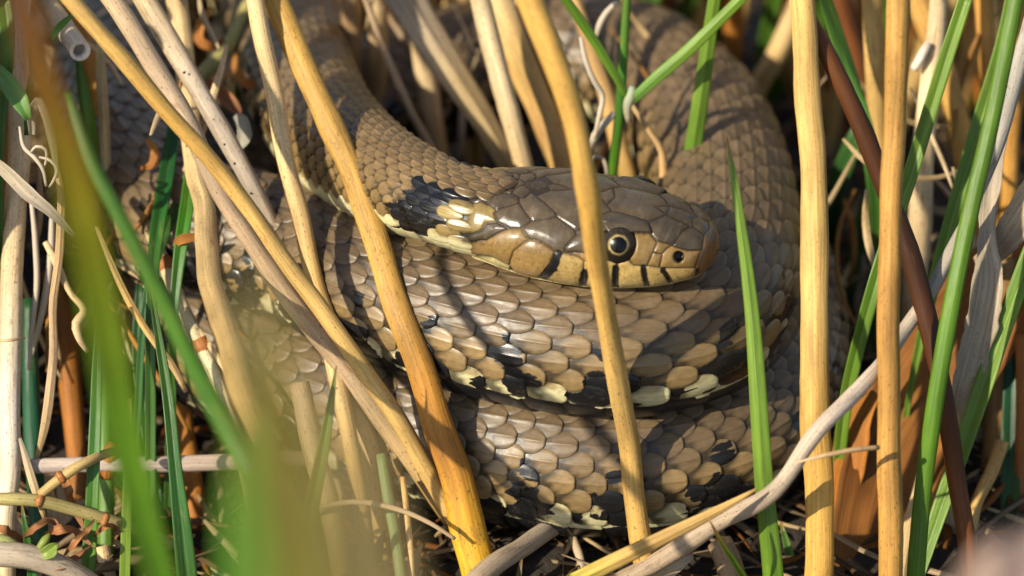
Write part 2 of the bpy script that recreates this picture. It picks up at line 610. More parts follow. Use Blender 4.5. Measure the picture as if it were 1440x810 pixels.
rad = (0.7 + 1.1 * r_spot) * np.interp(Sv, [40, 200], [0.5, 1.0])
spot = 1 - sstep(0.45, 1.3, np.sqrt(sp_s ** 2 + (sp_t * 0.8) ** 2) / rad + 0.9 * wob)
# a second finer row of bars at the very edge of the belly
ph2 = Sv / (PER / 2) + 0.25
fr2 = ph2 - np.floor(ph2) - 0.5
r2 = hash2(np.floor(ph2), np.sign(side), 5.0)
bar2 = (1 - sstep(0.12, 0.2, np.abs(fr2 + 0.3 * wob))) * sstep(0.86, 0.93, aT + 0.05 * wob) * (r2 > 0.05)
blk = np.clip(np.maximum(np.maximum(bar, bar2), spot * 0.97), 0, 1)
blk = blk * sstep(62, 90, Sv)
Sv, aT = 0.12 * Sv0 + 0.88 * sc[:, None, None], 0.2 * aT0 + 0.8 * aTc
# collar: cream crescent behind the jaw, then a black one
eS = Sv + 1.3 + 2.0 * (rnd[:, 1][:, None, None] - 0.5) + 2.2 * np.cos(Tv) 
cre = sstep(0.20, 0.30, aT + 0.05 * wob) * (1 - sstep(38.2, 38.9, eS))
cre = cre * (0.25 + 0.75 * sstep(34.6, 37.6, eS)) * (0.45 + 0.55 * hash2(kk * 1.0, np.floor(jj), 6.0))[:, None, None] * (1 - 0.55 * sstep(0.25, 0.75, vnoise(Sv * 1.4, arc * 1.4, 33)) )
Cs = Cs * (1 - cre[..., None]) + (CREAM * np.array([0.58, 0.48, 0.30])) * cre[..., None]
Cs = Cs * (1 - (cre > 0)[..., None] * 0.45 * sstep(0.70, 0.98, np.maximum(np.abs(Bg), Ag))[None, ..., None])
colb = sstep(38.2, 38.9, eS) * (1 - sstep(43.8, 45.0, eS)) * sstep(0.22, 0.34, aT + 0.10 * wob)
blk = np.maximum(blk, colb)
Sv, aT = Sv0, aT0
# pale lower edge of the forebody
lowc = sstep(0.86, 0.95, aT) * sstep(110, 60, Sv) * (1 - blk)
Cs = Cs * (1 - lowc[..., None]) + CREAM * lowc[..., None]
bl_col = BLACK + (1 - aT[..., None]) * np.array([0.010, 0.014, 0.020])
bodyK.append(np.zeros(vcount))
gl = np.full(Sv.shape, 0.45) + 0.4 * blk + 0.4 * front[:, None, :]
C4 = np.concatenate([Cs, np.clip(gl, 0, 1)[..., None]], -1)
F1 = gridF(na, nb)
Fs = (F1[None] + (np.arange(ns) * na * nb)[:, None, None]).reshape(-1, 4)
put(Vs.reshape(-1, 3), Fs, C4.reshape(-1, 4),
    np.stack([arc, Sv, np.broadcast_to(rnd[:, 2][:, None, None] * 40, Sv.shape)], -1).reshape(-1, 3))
bodyK.append(blk.reshape(-1))

# --- belly plates
j = np.arange(1, JMAX - 1).astype(float)
s = np.interp(j, JJ, ss)
s = s[(s > 34) & (s < SLEN - 4)]
av2 = np.array([-1, -0.6, -0.2, 0.2, 0.6, 0.85, 0.96, 1.0])
bv2 = np.linspace(-1, 1, 27)
A2, B2 = np.meshgrid(av2, bv2, indexing='ij')
Lb = Lscale(s)
S2 = s[:, None, None] + A2[None] * 0.60 * Lb[:, None, None] - 0.25 * Lb[:, None, None] * (np.abs(B2) ** 3)[None]
T2 = np.pi + B2[None] * (np.pi - TH_BELLY + 0.03)
e2 = sstep(0, 0.08, 1 - A2) * sstep(0, 0.05, 1 - np.abs(B2))
H2 = (0.34 * (0.5 + 0.5 * A2)[None] * e2[None] - 0.2 * (1 - e2[None]) + 0 * S2) * np.interp(s, [30, 200], [0.5, 1])[:, None, None]
p, nn, w, ht = surf(S2, T2 + 0 * S2)
V2 = p + nn * H2[..., None]
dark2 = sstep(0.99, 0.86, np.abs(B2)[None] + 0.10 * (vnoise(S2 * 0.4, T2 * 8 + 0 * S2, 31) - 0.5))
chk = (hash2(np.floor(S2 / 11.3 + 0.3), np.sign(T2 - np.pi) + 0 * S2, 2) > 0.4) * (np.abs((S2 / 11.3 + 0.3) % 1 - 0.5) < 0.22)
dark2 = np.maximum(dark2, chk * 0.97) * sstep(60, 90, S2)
C2 = np.broadcast_to(CREAM * 0.9, dark2.shape + (3,))
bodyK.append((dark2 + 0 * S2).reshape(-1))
C2 = np.concatenate([C2, np.full(S2.shape + (1,), 0.6)], -1)
F2 = gridF(*A2.shape)
put(V2.reshape(-1, 3), (F2[None] + (np.arange(len(s)) * A2.size)[:, None, None]).reshape(-1, 4), C2.reshape(-1, 4),
    np.stack([T2 * w, S2, 0 * S2], -1).reshape(-1, 3))

# --- head: one dense skin, its shields raised between sunken seams
def cA(*pts):
    return [(560 + x / 4.05, 220 + y / 4.05) for x, y in pts]


def cB(*pts):
    return [(780 + x / 4.05, 230 + y / 4.05) for x, y in pts]


def cM(*pts):
    return [tuple(p) for p in pts]


TOP = np.array([0.074, 0.056, 0.034])
TOP2 = np.array([0.094, 0.070, 0.042])
LAB = np.array([0.430, 0.290, 0.098])
LAB2 = np.array([0.300, 0.185, 0.062])
PALE = np.array([0.700, 0.590, 0.270])
SNOUT = np.array([0.165, 0.085, 0.036])
PLATES = [
    ('rostral', cB((850, 412), (888, 362), (960, 420), (960, 560), (890, 650), (815, 652), (800, 592), (836, 492)), SNOUT * 0.85),
    ('internasal', cB((688, 445), (728, 387), (792, 366), (848, 405), (846, 490), (760, 495), (690, 474)), TOP),
    ('internasal_far', cB((792, 362), (775, 300), (860, 280), (960, 400), (888, 360), (850, 404)), TOP),
    ('prefrontal', cB((540, 352), (592, 312), (640, 298), (762, 352), (728, 385), (686, 445), (660, 458), (590, 440), (556, 405)), TOP),
    ('prefrontal_far', cB((640, 292), (700, 200), (772, 296), (790, 360), (764, 352)), TOP * 1.05),
    ('supraocular', cB((232, 322), (300, 282), (370, 280), (480, 312), (538, 352), (548, 398), (430, 376), (280, 352)), TOP),
    ('frontal', cB((298, 236), (360, 180), (500, 190), (625, 286), (590, 310), (482, 308), (372, 275), (320, 258)), TOP2),
    ('supraocular_far', cB((365, 176), (420, 90), (560, 120), (690, 200), (636, 288), (500, 186)), TOP),
    ('parietal', cA((795, 225), (870, 196), (975, 192)) + cB((200, 128), (296, 236), (318, 262), (232, 318), (150, 372), (115, 378)) + cA((1018, 416), (893, 312)), TOP2),
    ('parietal_far', cA((740, 168), (870, 140), (1000, 100)) + cB((250, 40), (420, 60), (362, 176), (298, 232), (200, 124)) + cA((975, 188), (868, 190), (792, 218)), TOP2),
    ('preocular', cB((462, 412), (546, 402), (582, 448), (562, 502), (520, 582), (452, 572), (472, 482)), LAB2 * 0.8),
    ('loreal', cB((562, 508), (612, 520), (592, 586), (536, 574)), LAB2 * 0.75),
    ('preocular_top', cB((552, 404), (590, 444), (655, 460), (640, 484), (612, 514), (566, 502), (584, 450)), LAB2 * 0.7),
    ('nasal', cB((616, 516), (642, 482), (690, 478), (760, 498), (836, 496), (800, 590), (700, 592), (604, 590)), LAB2 * 0.9),
    ('labial_1', cB((624, 598), (700, 596), (800, 598), (812, 642), (760, 682), (684, 700)), LAB * 0.95),
    ('labial_2', cB((508, 586), (620, 602), (676, 702), (610, 716), (534, 720)), LAB * 1.05),
    ('labial_3', cB((352, 602), (420, 580), (502, 588), (530, 720), (440, 726), (346, 728)), LAB * 1.1),
    ('labial_4', cB((168, 560), (282, 566), (350, 600), (344, 728), (250, 728), (160, 722)), LAB),
    ('labial_5', cA((893, 548), (960, 552), (1040, 560)) + cB((166, 556), (158, 722), (80, 712)) + cA((960, 744), (880, 722), (806, 694)), LAB),
    ('labial_6', cA((640, 592), (652, 540), (716, 492), (782, 480), (886, 546), (872, 612), (802, 692), (742, 706), (652, 672)), LAB2 * 0.95),
    ('labial_7', cA((495, 488), (560, 445), (622, 422), (702, 420), (738, 468), (660, 538), (626, 616), (540, 572)), LAB2 * 0.8),
    ('temporal_front', cA((712, 412), (762, 366), (882, 350), (1044, 442)) + cB((66, 470), (30, 492)) + cA((1042, 545), (892, 538), (832, 488), (732, 456)), TOP2 * 1.10),
    ('postocular', cB((74, 470), (120, 380), (232, 322), (270, 352), (250, 440), (180, 505), (60, 505)), TOP2),
    ('postocular_low', cB((180, 508), (250, 442), (282, 560), (166, 556), (40, 512)), LAB2),
    ('temporal_mid', cA((690, 240), (762, 222), (830, 262), (893, 320), (870, 350), (772, 362), (722, 312)), TOP2 * 1.05),
    ('temporal_rear', cA((545, 322), (600, 286), (682, 270), (718, 312), (755, 368), (700, 405), (622, 402), (562, 372)), TOP2),
    ('nape_a', cA((523, 272), (540, 232), (602, 206), (688, 232), (680, 266), (560, 302)), TOP2 * 0.9),
    ('nape_b', cA((550, 192), (602, 165), (656, 186), (640, 206), (560, 214)), TOP2 * 0.9),
    ('nape_c', cA((656, 202), (690, 170), (742, 190), (722, 234), (690, 230)), TOP2 * 0.9),
    ('nape_d', cA((744, 172), (880, 148), (868, 190), (790, 218)), TOP2 * 0.95),
    ('nape_e', cA((485, 452), (500, 382), (560, 376), (622, 408), (500, 472)), TOP2 * 0.8),
    ('nape_f', cA((460, 330), (520, 280), (556, 304), (545, 325), (560, 370), (500, 378), (470, 400)), CREAM * np.array([0.38, 0.30, 0.18])),
    ('nape_g', cA((480, 210), (548, 140), (640, 100), (740, 110), (690, 166), (600, 162), (548, 190), (536, 230)), TOP2 * 0.9),
    ('jaw_a', cA((520, 596), (540, 575), (626, 620), (650, 676), (600, 668)), PALE * 0.8),
    ('jaw_b', cA((600, 672), (655, 680), (744, 710), (760, 745), (660, 720)), PALE),
    ('jaw_c', cA((746, 710), (806, 698), (882, 726), (900, 790), (770, 750)), PALE),
    ('jaw_d', cA((884, 728), (962, 748)) + cB((80, 716), (158, 726), (160, 790), (0, 790)) + cA((905, 790)), PALE),
    ('jaw_e', cB((160, 726), (250, 732), (344, 732), (346, 800), (166, 795)), PALE),
    ('jaw_f', cB((348, 732), (440, 730), (560, 722), (570, 800), (350, 802)), PALE),
    ('jaw_g', cB((564, 722), (684, 704), (760, 686), (815, 655), (890, 660), (800, 760), (580, 800)), PALE * 0.95),
]
hs = np.concatenate([np.array([0.02, 0.06, 0.12, 0.2, 0.3, 0.42, 0.56]), np.arange(0.7, 35.6, 0.105)])
hth = np.linspace(-np.pi, np.pi, 421)[:-1]
S, T = np.meshgrid(hs, hth, indexing='ij')
p, nn, w, ht = surf(S, T)
# the near half gives the layout, the far half mirrors it
pm, nm, _, _ = surf(S, np.abs(T))
px, dep = project(pm.reshape(-1, 3))
# true normals of the smooth surface by differences, for what faces the lens
e1 = np.gradient(pm, axis=0)
th2 = np.abs(T) + 0.002
pm2, _, _, _ = surf(S, th2)
vis = np.einsum('ijk,ijk->ij', unit(np.cross(pm2 - pm, e1)), np.broadcast_to(unit(CAM / MM - pm), pm.shape))
if np.median(vis[100:200, 230:260]) < 0:
    vis = -vis
chin = (vis < 0.03) & (np.abs(T) > 1.2)


def sdist(poly, q):
    """signed distance, negative inside"""
    a = np.asarray(poly)
    b2 = np.roll(a, -1, 0)
    d = np.full(len(q), 1e9)
    ins = np.zeros(len(q), bool)
    for u, v2 in zip(a, b2):
        e = v2 - u
        wv = q - u
        tt = np.clip((wv @ e) / (e @ e), 0, 1)
        d = np.minimum(d, np.hypot(*(wv - tt[:, None] * e).T))
        cnd = ((u[1] > q[:, 1]) != (v2[1] > q[:, 1]))
        with np.errstate(divide='ignore', invalid='ignore'):
            xi = u[0] + (q[:, 1] - u[1]) * e[0] / e[1]
        ins ^= cnd & (q[:, 0] < xi)
    return np.where(ins, -d, d)


D = np.stack([sdist(pl[1], px) for pl in PLATES], 0)
o2 = np.partition(D, 1, axis=0)
d1, d2 = o2[0], o2[1]
pid = D.argmin(0)
g = ((d2 - d1) * 0.5)                                # pixels from the seam
g = np.where(d1 > 6, np.minimum(g, 30), g)
chinf = chin.reshape(-1)
g = np.where(chinf, 12.0, g)
pc = np.stack([pl[2] for pl in PLATES])[pid]
pc = np.where(chinf[:, None], PALE * 0.95, pc)
names = np.array([pl[0] for pl in PLATES])
nid = names[pid]
hx, hy = px[:, 0], px[:, 1]
sF, tF = S.reshape(-1), T.reshape(-1)
# dapple of each shield: tops darker in the middle, flanks dusted with dark spots
dus = vnoise(hx * 0.55, hy * 0.55, 41)
dus2 = vnoise(hx * 0.12, hy * 0.12, 42)
istop = np.isin(nid, ['internasal', 'internasal_far', 'prefrontal', 'prefrontal_far', 'supraocular', 'supraocular_far', 'frontal', 'parietal',
                      'parietal_far', 'temporal_front', 'temporal_mid', 'temporal_rear', 'postocular', 'nape_a', 'nape_b', 'nape_c', 'nape_d', 'nape_g'])
lab = np.char.startswith(nid, 'labial') & ~chinf
pc = pc * (0.92 + 0.16 * dus2)[:, None]
pc = np.where((lab & (dus > 0.80))[:, None], pc * 0.62, pc)
pc = np.where((nid == 'labial_6')[:, None], pc * (0.80 + 0.45 * sstep(18, 4, g) * 0 + 0.35 * sstep(345, 380, hy))[:, None], pc)
low = (lab * sstep(385, 412, hy))[:, None] * 0.6
pc = pc * (1 - low) + PALE * low
warm = (np.isin(nid, ['rostral', 'nasal', 'labial_1']) * sstep(940, 1000, hx))[:, None] * 0.6
pc = pc * (1 - warm) + np.array([0.19, 0.092, 0.032]) * warm
mrg = np.exp(-(g / 5.0) ** 2) * np.where(istop, 1.0, 0.3)
pc = pc * (1 - 0.22 * mrg)[:, None] * (1 + mrg[:, None] * np.array([0.10, 0.0, -0.12]))
sm2 = vnoise(hx * 0.05, hy * 0.09, 47)
pc = pc * np.where(istop, 0.80 + 0.45 * sm2, 1.0)[:, None]
ros = ((nid == 'rostral') * sstep(352, 325, hy))[:, None]
pc = pc * (1 - ros) + TOP * 1.1 * ros
# seams
seam = np.exp(-(g / 1.05) ** 2)
lip = np.zeros(len(hx))
topseam = np.where(istop, 0.55, 0.8)
pc = pc * (1 - seam * topseam)[:, None]
# black bars on the sutures of the lip shields
bars = np.zeros(len(hx))
for pts, wd in ((cB((348, 596), (346, 664), (344, 740)), 5.4), (cB((504, 588), (514, 640), (534, 718)), 4.6), (cB((618, 606), (648, 650), (680, 702)), 4.0),
                (cB((172, 620), (162, 660), (160, 724)), 6.0), (cA((908, 560), (888, 620), (815, 694)), 6.5), (cA((640, 640), (625, 660), (620, 668)), 3.5),
                (cB((815, 600), (806, 640)), 2.6), (cB((20, 500), (0, 545), (10, 600)), 2.5)):
    pts = np.array(pts)
    for u, v2 in zip(pts[:-1], pts[1:]):
        e = v2 - u
        q = np.stack([hx, hy], -1) - u
        tt = np.clip((q @ e) / (e @ e), 0, 1)
        dd = np.hypot(*(q - tt[:, None] * e).T) + 1.6 * (vnoise(hx * 0.4, hy * 0.4, 51) - 0.5)
        bars = np.maximum(bars, 1 - sstep(wd - 1.0, wd + 0.8, dd))
bars = np.where(chinf, 0, bars)
# the ring round the eye and the nostril
EYE_PX, NOS_PX = np.array([868.5, 344.0]), np.array([954.5, 361.0])
de = np.hypot((hx - EYE_PX[0]) / 1.04, hy - EYE_PX[1])
dn = np.hypot(hx - NOS_PX[0], (hy - NOS_PX[1]) / 1.05)
near_ok = ~chinf
ring = np.where(near_ok & (nid != 'supraocular'), 1 - sstep(24.5, 26.5, de), 0)
nos = np.where(near_ok, 1 - sstep(6.6, 8.8, dn + 2.5 * (vnoise(hx * 0.15, hy * 0.15, 81) - 0.5)), 0)
pc = pc * (1 - bars)[:, None] + BLACK * bars[:, None]
pc = pc * (1 - ring)[:, None] + np.array([0.010, 0.009, 0.008]) * ring[:, None]
pc = pc * (1 - nos)[:, None] + np.array([0.002, 0.002, 0.002]) * nos[:, None]
# mouth line: from the jaw corner to the snout
ML = np.array(cA((650, 676), (744, 708), (806, 696), (882, 725), (962, 746)) + cB((80, 714), (158, 724), (250, 730), (344, 730), (440, 728), (530, 721), (610, 717), (680, 703), (760, 684), (815, 652), (890, 655)))
md = np.full(len(hx), 1e9)
for u, v2 in zip(ML[:-1], ML[1:]):
    e = v2 - u
    q = np.stack([hx, hy], -1) - u
    tt = np.clip((q @ e) / (e @ e), 0, 1)
    md = np.minimum(md, np.hypot(*(q - tt[:, None] * e).T))
mouth = np.where(chinf, 0, np.exp(-(md / 1.7) ** 2))
pc = pc * (1 - 0.85 * mouth)[:, None]
# relief in mm
g0 = np.minimum(g, 14)
Hh = 0.13 * (1 - np.exp(-g0 / 1.6)) + 0.17 * sstep(0, 14, g0) - 0.10 * seam - 0.28 * mouth
Hh = Hh + np.where(near_ok & (nid != 'supraocular'), -1.1 * (1 - sstep(20, 27, de)) + 0.03 * np.exp(-((de - 29) / 3.0) ** 2), 0)
brow = np.where((nid == 'supraocular') & near_ok, 0.50 * sstep(306, 320, hy - 0.12 * (hx - 868)) * sstep(0, 7, np.where(hy > 316, 9, g)), 0)
Hh = Hh + brow
Hh = Hh + np.where(near_ok, -1.2 * (1 - sstep(4, 9, dn)) + 0.03 * np.exp(-((dn - 12) / 3.0) ** 2), 0)
fade = sstep(0.2, 2.0, sF)
taper = sstep(0.9, -0.4, sF - start_s(tF))
Hh = Hh * fade * (0.1 + 0.9 * taper) - 0.30 * (1 - taper)
pc = pc * (0.35 + 0.65 * taper)[:, None]
hv = p.reshape(-1, 3) + nn.reshape(-1, 3) * Hh[:, None]
gloss = np.where(istop, 0.95, 0.8)
hb_ = np.stack([T.reshape(-1) * w.reshape(-1) * 0.25, sF, pid * 3.0], -1)
F3 = gridF(len(hs), len(hth), True)
put(hv, F3, np.concatenate([np.clip(pc, 0.001, 1), gloss[:, None]], -1), hb_)

snake = bpy.data.objects.new('grass_snake', None)
COL.objects.link(snake)
snake['label'] = 'brown grass snake with black and cream collar lying coiled among the stems'
snake['category'] = 'snake'
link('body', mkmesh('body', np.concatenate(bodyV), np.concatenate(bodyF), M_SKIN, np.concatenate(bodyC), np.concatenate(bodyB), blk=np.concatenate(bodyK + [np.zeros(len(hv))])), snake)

# --- eyes: ball, golden iris, pupil
M_EYE, _, _ = plain('eye_dark', (0.006, 0.005, 0.004), 0.14, 0.15, 0.2)
M_IRIS, nt, b = plain('eye_gold', (0.5, 0.3, 0.1), 0.15, 0.15, 0.25)
nt.links.new(attr(nt, 'col').outputs['Color'], b.inputs['Base Color'])
M_PUPIL, _, _ = plain('eye_pupil', (0.002, 0.002, 0.002), 0.26, 0.35, 0.0)
ok = np.where(chinf | (tF < 0), 1e9, (hx - EYE_PX[0]) ** 2 + (hy - EYE_PX[1]) ** 2)
ei = ok.argmin()
es, et = sF[ei], tF[ei]


def cap(r, a0, a1, center, axis, na_=14, nb_=36):
    """part of a sphere between polar angles a0 and a1 about axis"""
    z = unit(axis)
    x = unit(np.cross(z, np.array([0.3, 0.1, 1.0])))
    y = np.cross(z, x)
    a, bb = np.meshgrid(np.linspace(a0, a1, na_), np.linspace(0, 2 * np.pi, nb_, endpoint=False), indexing='ij')
    V = center + r * (np.sin(a)[..., None] * (np.cos(bb)[..., None] * x + np.sin(bb)[..., None] * y) + np.cos(a)[..., None] * z)
    return V.reshape(-1, 3), gridF(na_, nb_, True)


RE = 2.95
for sg in (1, -1):
    pe, ne, _, _ = surf(np.array([es]), np.array([et * sg]))
    pe, ne = pe[0], ne[0]
    lat = unit(np.array([0, -1.0, 0.30])) if sg > 0 else unit(np.array([0, 1.0, 0.30]))
    axis = unit(0.65 * ne + 0.35 * lat)
    ctr = pe - axis * (RE - 1.15)
    gaze = unit(axis + (0.06 * np.array([1.0, 0, 0])))
    V, F = cap(RE, 0.001, 1.7, ctr, axis)
    eye = link('eye', mkmesh('eye', V, F, M_EYE), snake)
    V, F = cap(RE + 0.03, 0.30, 0.95, ctr, gaze, 26, 72)
    a_ = np.repeat(np.linspace(0.30, 0.95, 26), 72)
    b_ = np.tile(np.linspace(0, 2 * np.pi, 72, endpoint=False), 26)
    upz = np.clip(unit(V - ctr)[:, 2] * 1.5 - 0.1, 0, 1)  # upper iris lightened: a sky reflection painted into the colour
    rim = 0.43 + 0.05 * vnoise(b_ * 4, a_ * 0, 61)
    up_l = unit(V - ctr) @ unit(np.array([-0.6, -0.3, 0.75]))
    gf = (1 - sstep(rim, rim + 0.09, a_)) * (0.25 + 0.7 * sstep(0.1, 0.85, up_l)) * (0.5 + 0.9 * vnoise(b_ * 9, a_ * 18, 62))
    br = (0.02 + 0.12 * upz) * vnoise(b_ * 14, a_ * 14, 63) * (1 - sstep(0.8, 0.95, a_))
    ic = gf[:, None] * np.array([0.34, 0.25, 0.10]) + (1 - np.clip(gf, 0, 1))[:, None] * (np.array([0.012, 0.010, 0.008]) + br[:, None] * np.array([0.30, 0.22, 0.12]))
    link('iris', mkmesh('iris', V, F, M_IRIS, np.clip(ic, 0, 1)), eye)
    V, F = cap(RE + 0.05, 0.001, 0.385, ctr, gaze, 10, 48)
    link('pupil', mkmesh('pupil', V, F, M_PUPIL), eye)

# ------------------------------------------------------------------ plants
def frames(pts):
    T = unit(np.gradient(pts, axis=0))
    view = unit(pts - CAM / MM)
    S = unit(np.cross(T, view))          # across, as seen
    Nn = np.cross(S, T)                  # towards or away from the lens
    Nn = np.where((np.einsum('ij,ij->i', Nn, view) > 0)[:, None], -Nn, Nn)
    return T, S, Nn


SECTIONS = {}


def section(kind):
    """closed outline in units of the half width: (across, out), and the arc position"""
    if kind == 'round':
        a = np.linspace(0, 2 * np.pi, 14, endpoint=False)
        return np.stack([np.cos(a), np.sin(a)], -1)
    if kind == 'groove':                 # a stem with a flattened, channelled front
        a = np.linspace(0, 2 * np.pi, 20, endpoint=False)
        r = 1 - 0.16 * np.exp(-((a - 1.9) / 0.28) ** 2) - 0.07 * np.exp(-((a - 1.0) / 0.25) ** 2)
        return np.stack([r * np.cos(a), 0.85 * r * np.sin(a)], -1)
    if kind == 'blade':                  # V-folded leaf with a rib
        x = np.array([-1, -0.72, -0.4, -0.12, 0, 0.12, 0.4, 0.72, 1])
        top = np.stack([x, 0.06 + 0.28 * np.abs(x) - 0.05 * np.exp(-(x / 0.1) ** 2)], -1)
        bot = np.stack([x[::-1], -0.05 + 0.28 * np.abs(x[::-1]) - 0.08 * np.exp(-(x[::-1] / 0.14) ** 2)], -1)
        return np.concatenate([top, bot])
    if kind == 'ridge':                  # leaf seen from its keeled back
        x = np.array([-1, -0.72, -0.4, -0.12, 0, 0.12, 0.4, 0.72, 1])
        top = np.stack([x, 0.32 - 0.40 * np.abs(x) + 0.05 * np.exp(-(x / 0.1) ** 2)], -1)
        bot = np.stack([x[::-1], 0.18 - 0.40 * np.abs(x[::-1])], -1)
        return np.concatenate([top, bot])
    if kind == 'sheet':                  # broad dead leaf, gently curled, unevenly ribbed
        x = np.linspace(-1, 1, 15)
        zz = 0.16 * x * x + 0.03 * np.sin(x * 19) + 0.02 * np.sin(x * 31 + 1)
        return np.concatenate([np.stack([x, zz + 0.02], -1), np.stack([x[::-1], zz[::-1] - 0.02], -1)])


def loft(name, pts, wid, mat, cols, kind='round', twist=0.0, wob=0.0, spk=1.0, step=1.6, root=True, up=0.0, seed=0, rag=0.0,
         cupcap=False, thin=1.0):
    """pts: rows (frame x, frame y, t); wid: width in frame pixels there; cols: colour or [colour, colour..] along the length"""
    pts = np.asarray(pts, float)
    W3 = np.array([P(*q) for q in pts])
    wid = np.asarray(wid, float)
    if wid.ndim == 0:
        wid = np.full(len(pts), float(wid))
    elif len(wid) != len(pts):
        wid = np.interp(np.linspace(0, 1, len(pts)), np.linspace(0, 1, len(wid)), wid)
    half = 0.5 * wid * (DIST / MM + pts[:, 2]) / FPX
    rr = np.random.default_rng(seed + 1000)
    nd = len(W3)
    i_first = 0
    if up > 0:                            # goes on above the frame
        d = unit(W3[0] - W3[1])
        W3 = np.vstack([W3[0] + d * up + np.array([rr.normal() * 0.05 * up, 0, 0]), W3[0] + d * up * 0.5, W3])
        half = np.concatenate([[half[0] * 0.75, half[0] * 0.9], half])
        i_first = 2
    if root and W3[-1][2] > GROUND + 1:   # goes on down into the soil
        d = unit(W3[-1] - W3[-2])
        d = unit(d + np.array([0, 0, -1.1]))
        k = (W3[-1][2] - GROUND + 3) / max(-d[2], 0.2)
        W3 = np.vstack([W3, W3[-1] + d * k * 0.5, W3[-1] + d * k])
        half = np.concatenate([half, [half[-1], half[-1]]])
    ac = np.concatenate([[0], np.cumsum(np.linalg.norm(np.diff(W3, axis=0), axis=1))])
    L = ac[-1]
    f_a, f_b = ac[i_first] / L, ac[i_first + nd - 1] / L
    sp = spline(np.column_stack([W3, half]), n=max(8, int(L / step)))
    C3, hw = sp[:, :3], np.maximum(sp[:, 3], 0.03)
    n_ = len(C3)
    ln = np.concatenate([[0], np.cumsum(np.linalg.norm(np.diff(C3, axis=0), axis=1))])
    T, S, Nn = frames(C3)
    if wob > 0:
        C3 = C3 + S * (wob * (vnoise(ln / 9, ln * 0 + seed, 71) - 0.5))[:, None] + Nn * (wob * (vnoise(ln / 9, ln * 0 + seed + 5, 72) - 0.5))[:, None]
        hw = hw * (1 + 0.10 * (vnoise(ln / 6, ln * 0 + seed, 73) - 0.5) + 0.05 * (vnoise(ln / 1.7, ln * 0 + seed, 74) - 0.5))
    tw = np.radians(twist if np.ndim(twist) == 0 else np.interp(np.linspace(0, 1, n_), np.linspace(0, 1, len(twist)), twist))
    tw = np.broadcast_to(tw, (n_,))
    S2 = S * np.cos(tw)[:, None] + Nn * np.sin(tw)[:, None]
    N2 = -S * np.sin(tw)[:, None] + Nn * np.cos(tw)[:, None]
    sec = section(kind)
    m = len(sec)
    u = sec[None, :, 0] * np.ones((n_, 1))
    if rag > 0:                           # torn margin
        sgn = np.sign(u) * (np.abs(u) > 0.85)
        u = u + sgn * rag * (vnoise(ln[:, None] / 1.3 + 0 * u, sgn * 7 + seed, 75) - 0.6)
    V = C3[:, None] + hw[:, None, None] * (u[..., None] * S2[:, None] + thin * sec[None, :, 1, None] * N2[:, None])
    if kind == 'sheet':
        V = V + N2[:, None] * (hw[:, None] * 0.22 * (vnoise(ln[:, None] / 7 + 0 * u, u * 1.5 + seed, 76) - 0.5))[..., None]
    F = gridF(n_, m, True)
    V = V.reshape(-1, 3)
    dsec = np.linalg.norm(np.diff(np.vstack([sec, sec[:1]]), axis=0), axis=1)
    arcp = np.concatenate([[0], np.cumsum(dsec)])[:-1]
    bc = np.stack([np.broadcast_to(arcp[None], (n_, m)) * hw.mean(), np.broadcast_to(ln[:, None], (n_, m)), np.full((n_, m), seed * 13.7)], -1).reshape(-1, 3)
    # end caps
    tris = []
    nv = len(V)
    c0, c1 = C3[0], C3[-1]
    V = np.vstack([V, c0, c1])
    bc = np.vstack([bc, [0, ln[0], seed], [0, ln[-1], seed]])
    for i in range(m):
        tris.append((nv, (i + 1) % m, i))
        tris.append((nv + 1, (n_ - 1) * m + i, (n_ - 1) * m + (i + 1) % m))
    if cupcap:
        r0 = V[:m] - C3[0]
        base_i = len(V)
        rim = [C3[0] + r0, C3[0] + r0 * 0.66, C3[0] + r0 * 0.60 + T[0] * hw[0] * 0.9]
        V = np.vstack([V] + rim + [C3[0][None] + T[0] * hw[0] * 0.9])
        bc = np.vstack([bc] + [bc[:m] * 0.6] * 3 + [bc[:1]])
        tris = [tt_ for tt_ in tris if nv not in tt_]
        ii = np.arange(m)
        jn = (ii + 1) % m
        extra = np.concatenate([np.stack([base_i + k * m + jn, base_i + k * m + ii, base_i + (k + 1) * m + ii, base_i + (k + 1) * m + jn], -1) for k in (0, 1)])
        F = np.concatenate([F, extra])
        tris += [(base_i + 3 * m, base_i + 2 * m + (i + 1) % m, base_i + 2 * m + i) for i in range(m)]
    cols = np.atleast_2d(np.asarray(cols, float))
    f = np.clip((np.linspace(0, 1, n_) - f_a) / (f_b - f_a), 0, 1)
    fx = np.linspace(0, 1, len(cols)) if len(cols) > 1 else np.array([0.0])
    # the colour runs over the stretch that is drawn
    cc = np.stack([np.interp(f, fx, cols[:, i]) for i in range(3)], -1)
    cc = cc * (0.94 + 0.12 * vnoise(ln / 11, ln * 0 + seed, 77))[:, None]
    if kind in ('blade', 'ridge') and wid[0] < 6.5 and mat is M_GRASS:      # dry tip
        tipf = np.clip(1 - f / (0.05 + 0.05 * rr.random()), 0, 1)[:, None]
        cc = cc * (1 - tipf) + np.array([0.34, 0.20, 0.06]) * tipf
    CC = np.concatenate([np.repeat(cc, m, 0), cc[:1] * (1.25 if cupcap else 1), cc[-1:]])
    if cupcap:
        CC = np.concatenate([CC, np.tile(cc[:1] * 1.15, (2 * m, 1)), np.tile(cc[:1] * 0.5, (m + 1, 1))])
    CC = np.concatenate([CC, np.full((len(CC), 1), spk)], -1)
    return mkmesh(name, V, F, mat, CC, bc, True, tris)


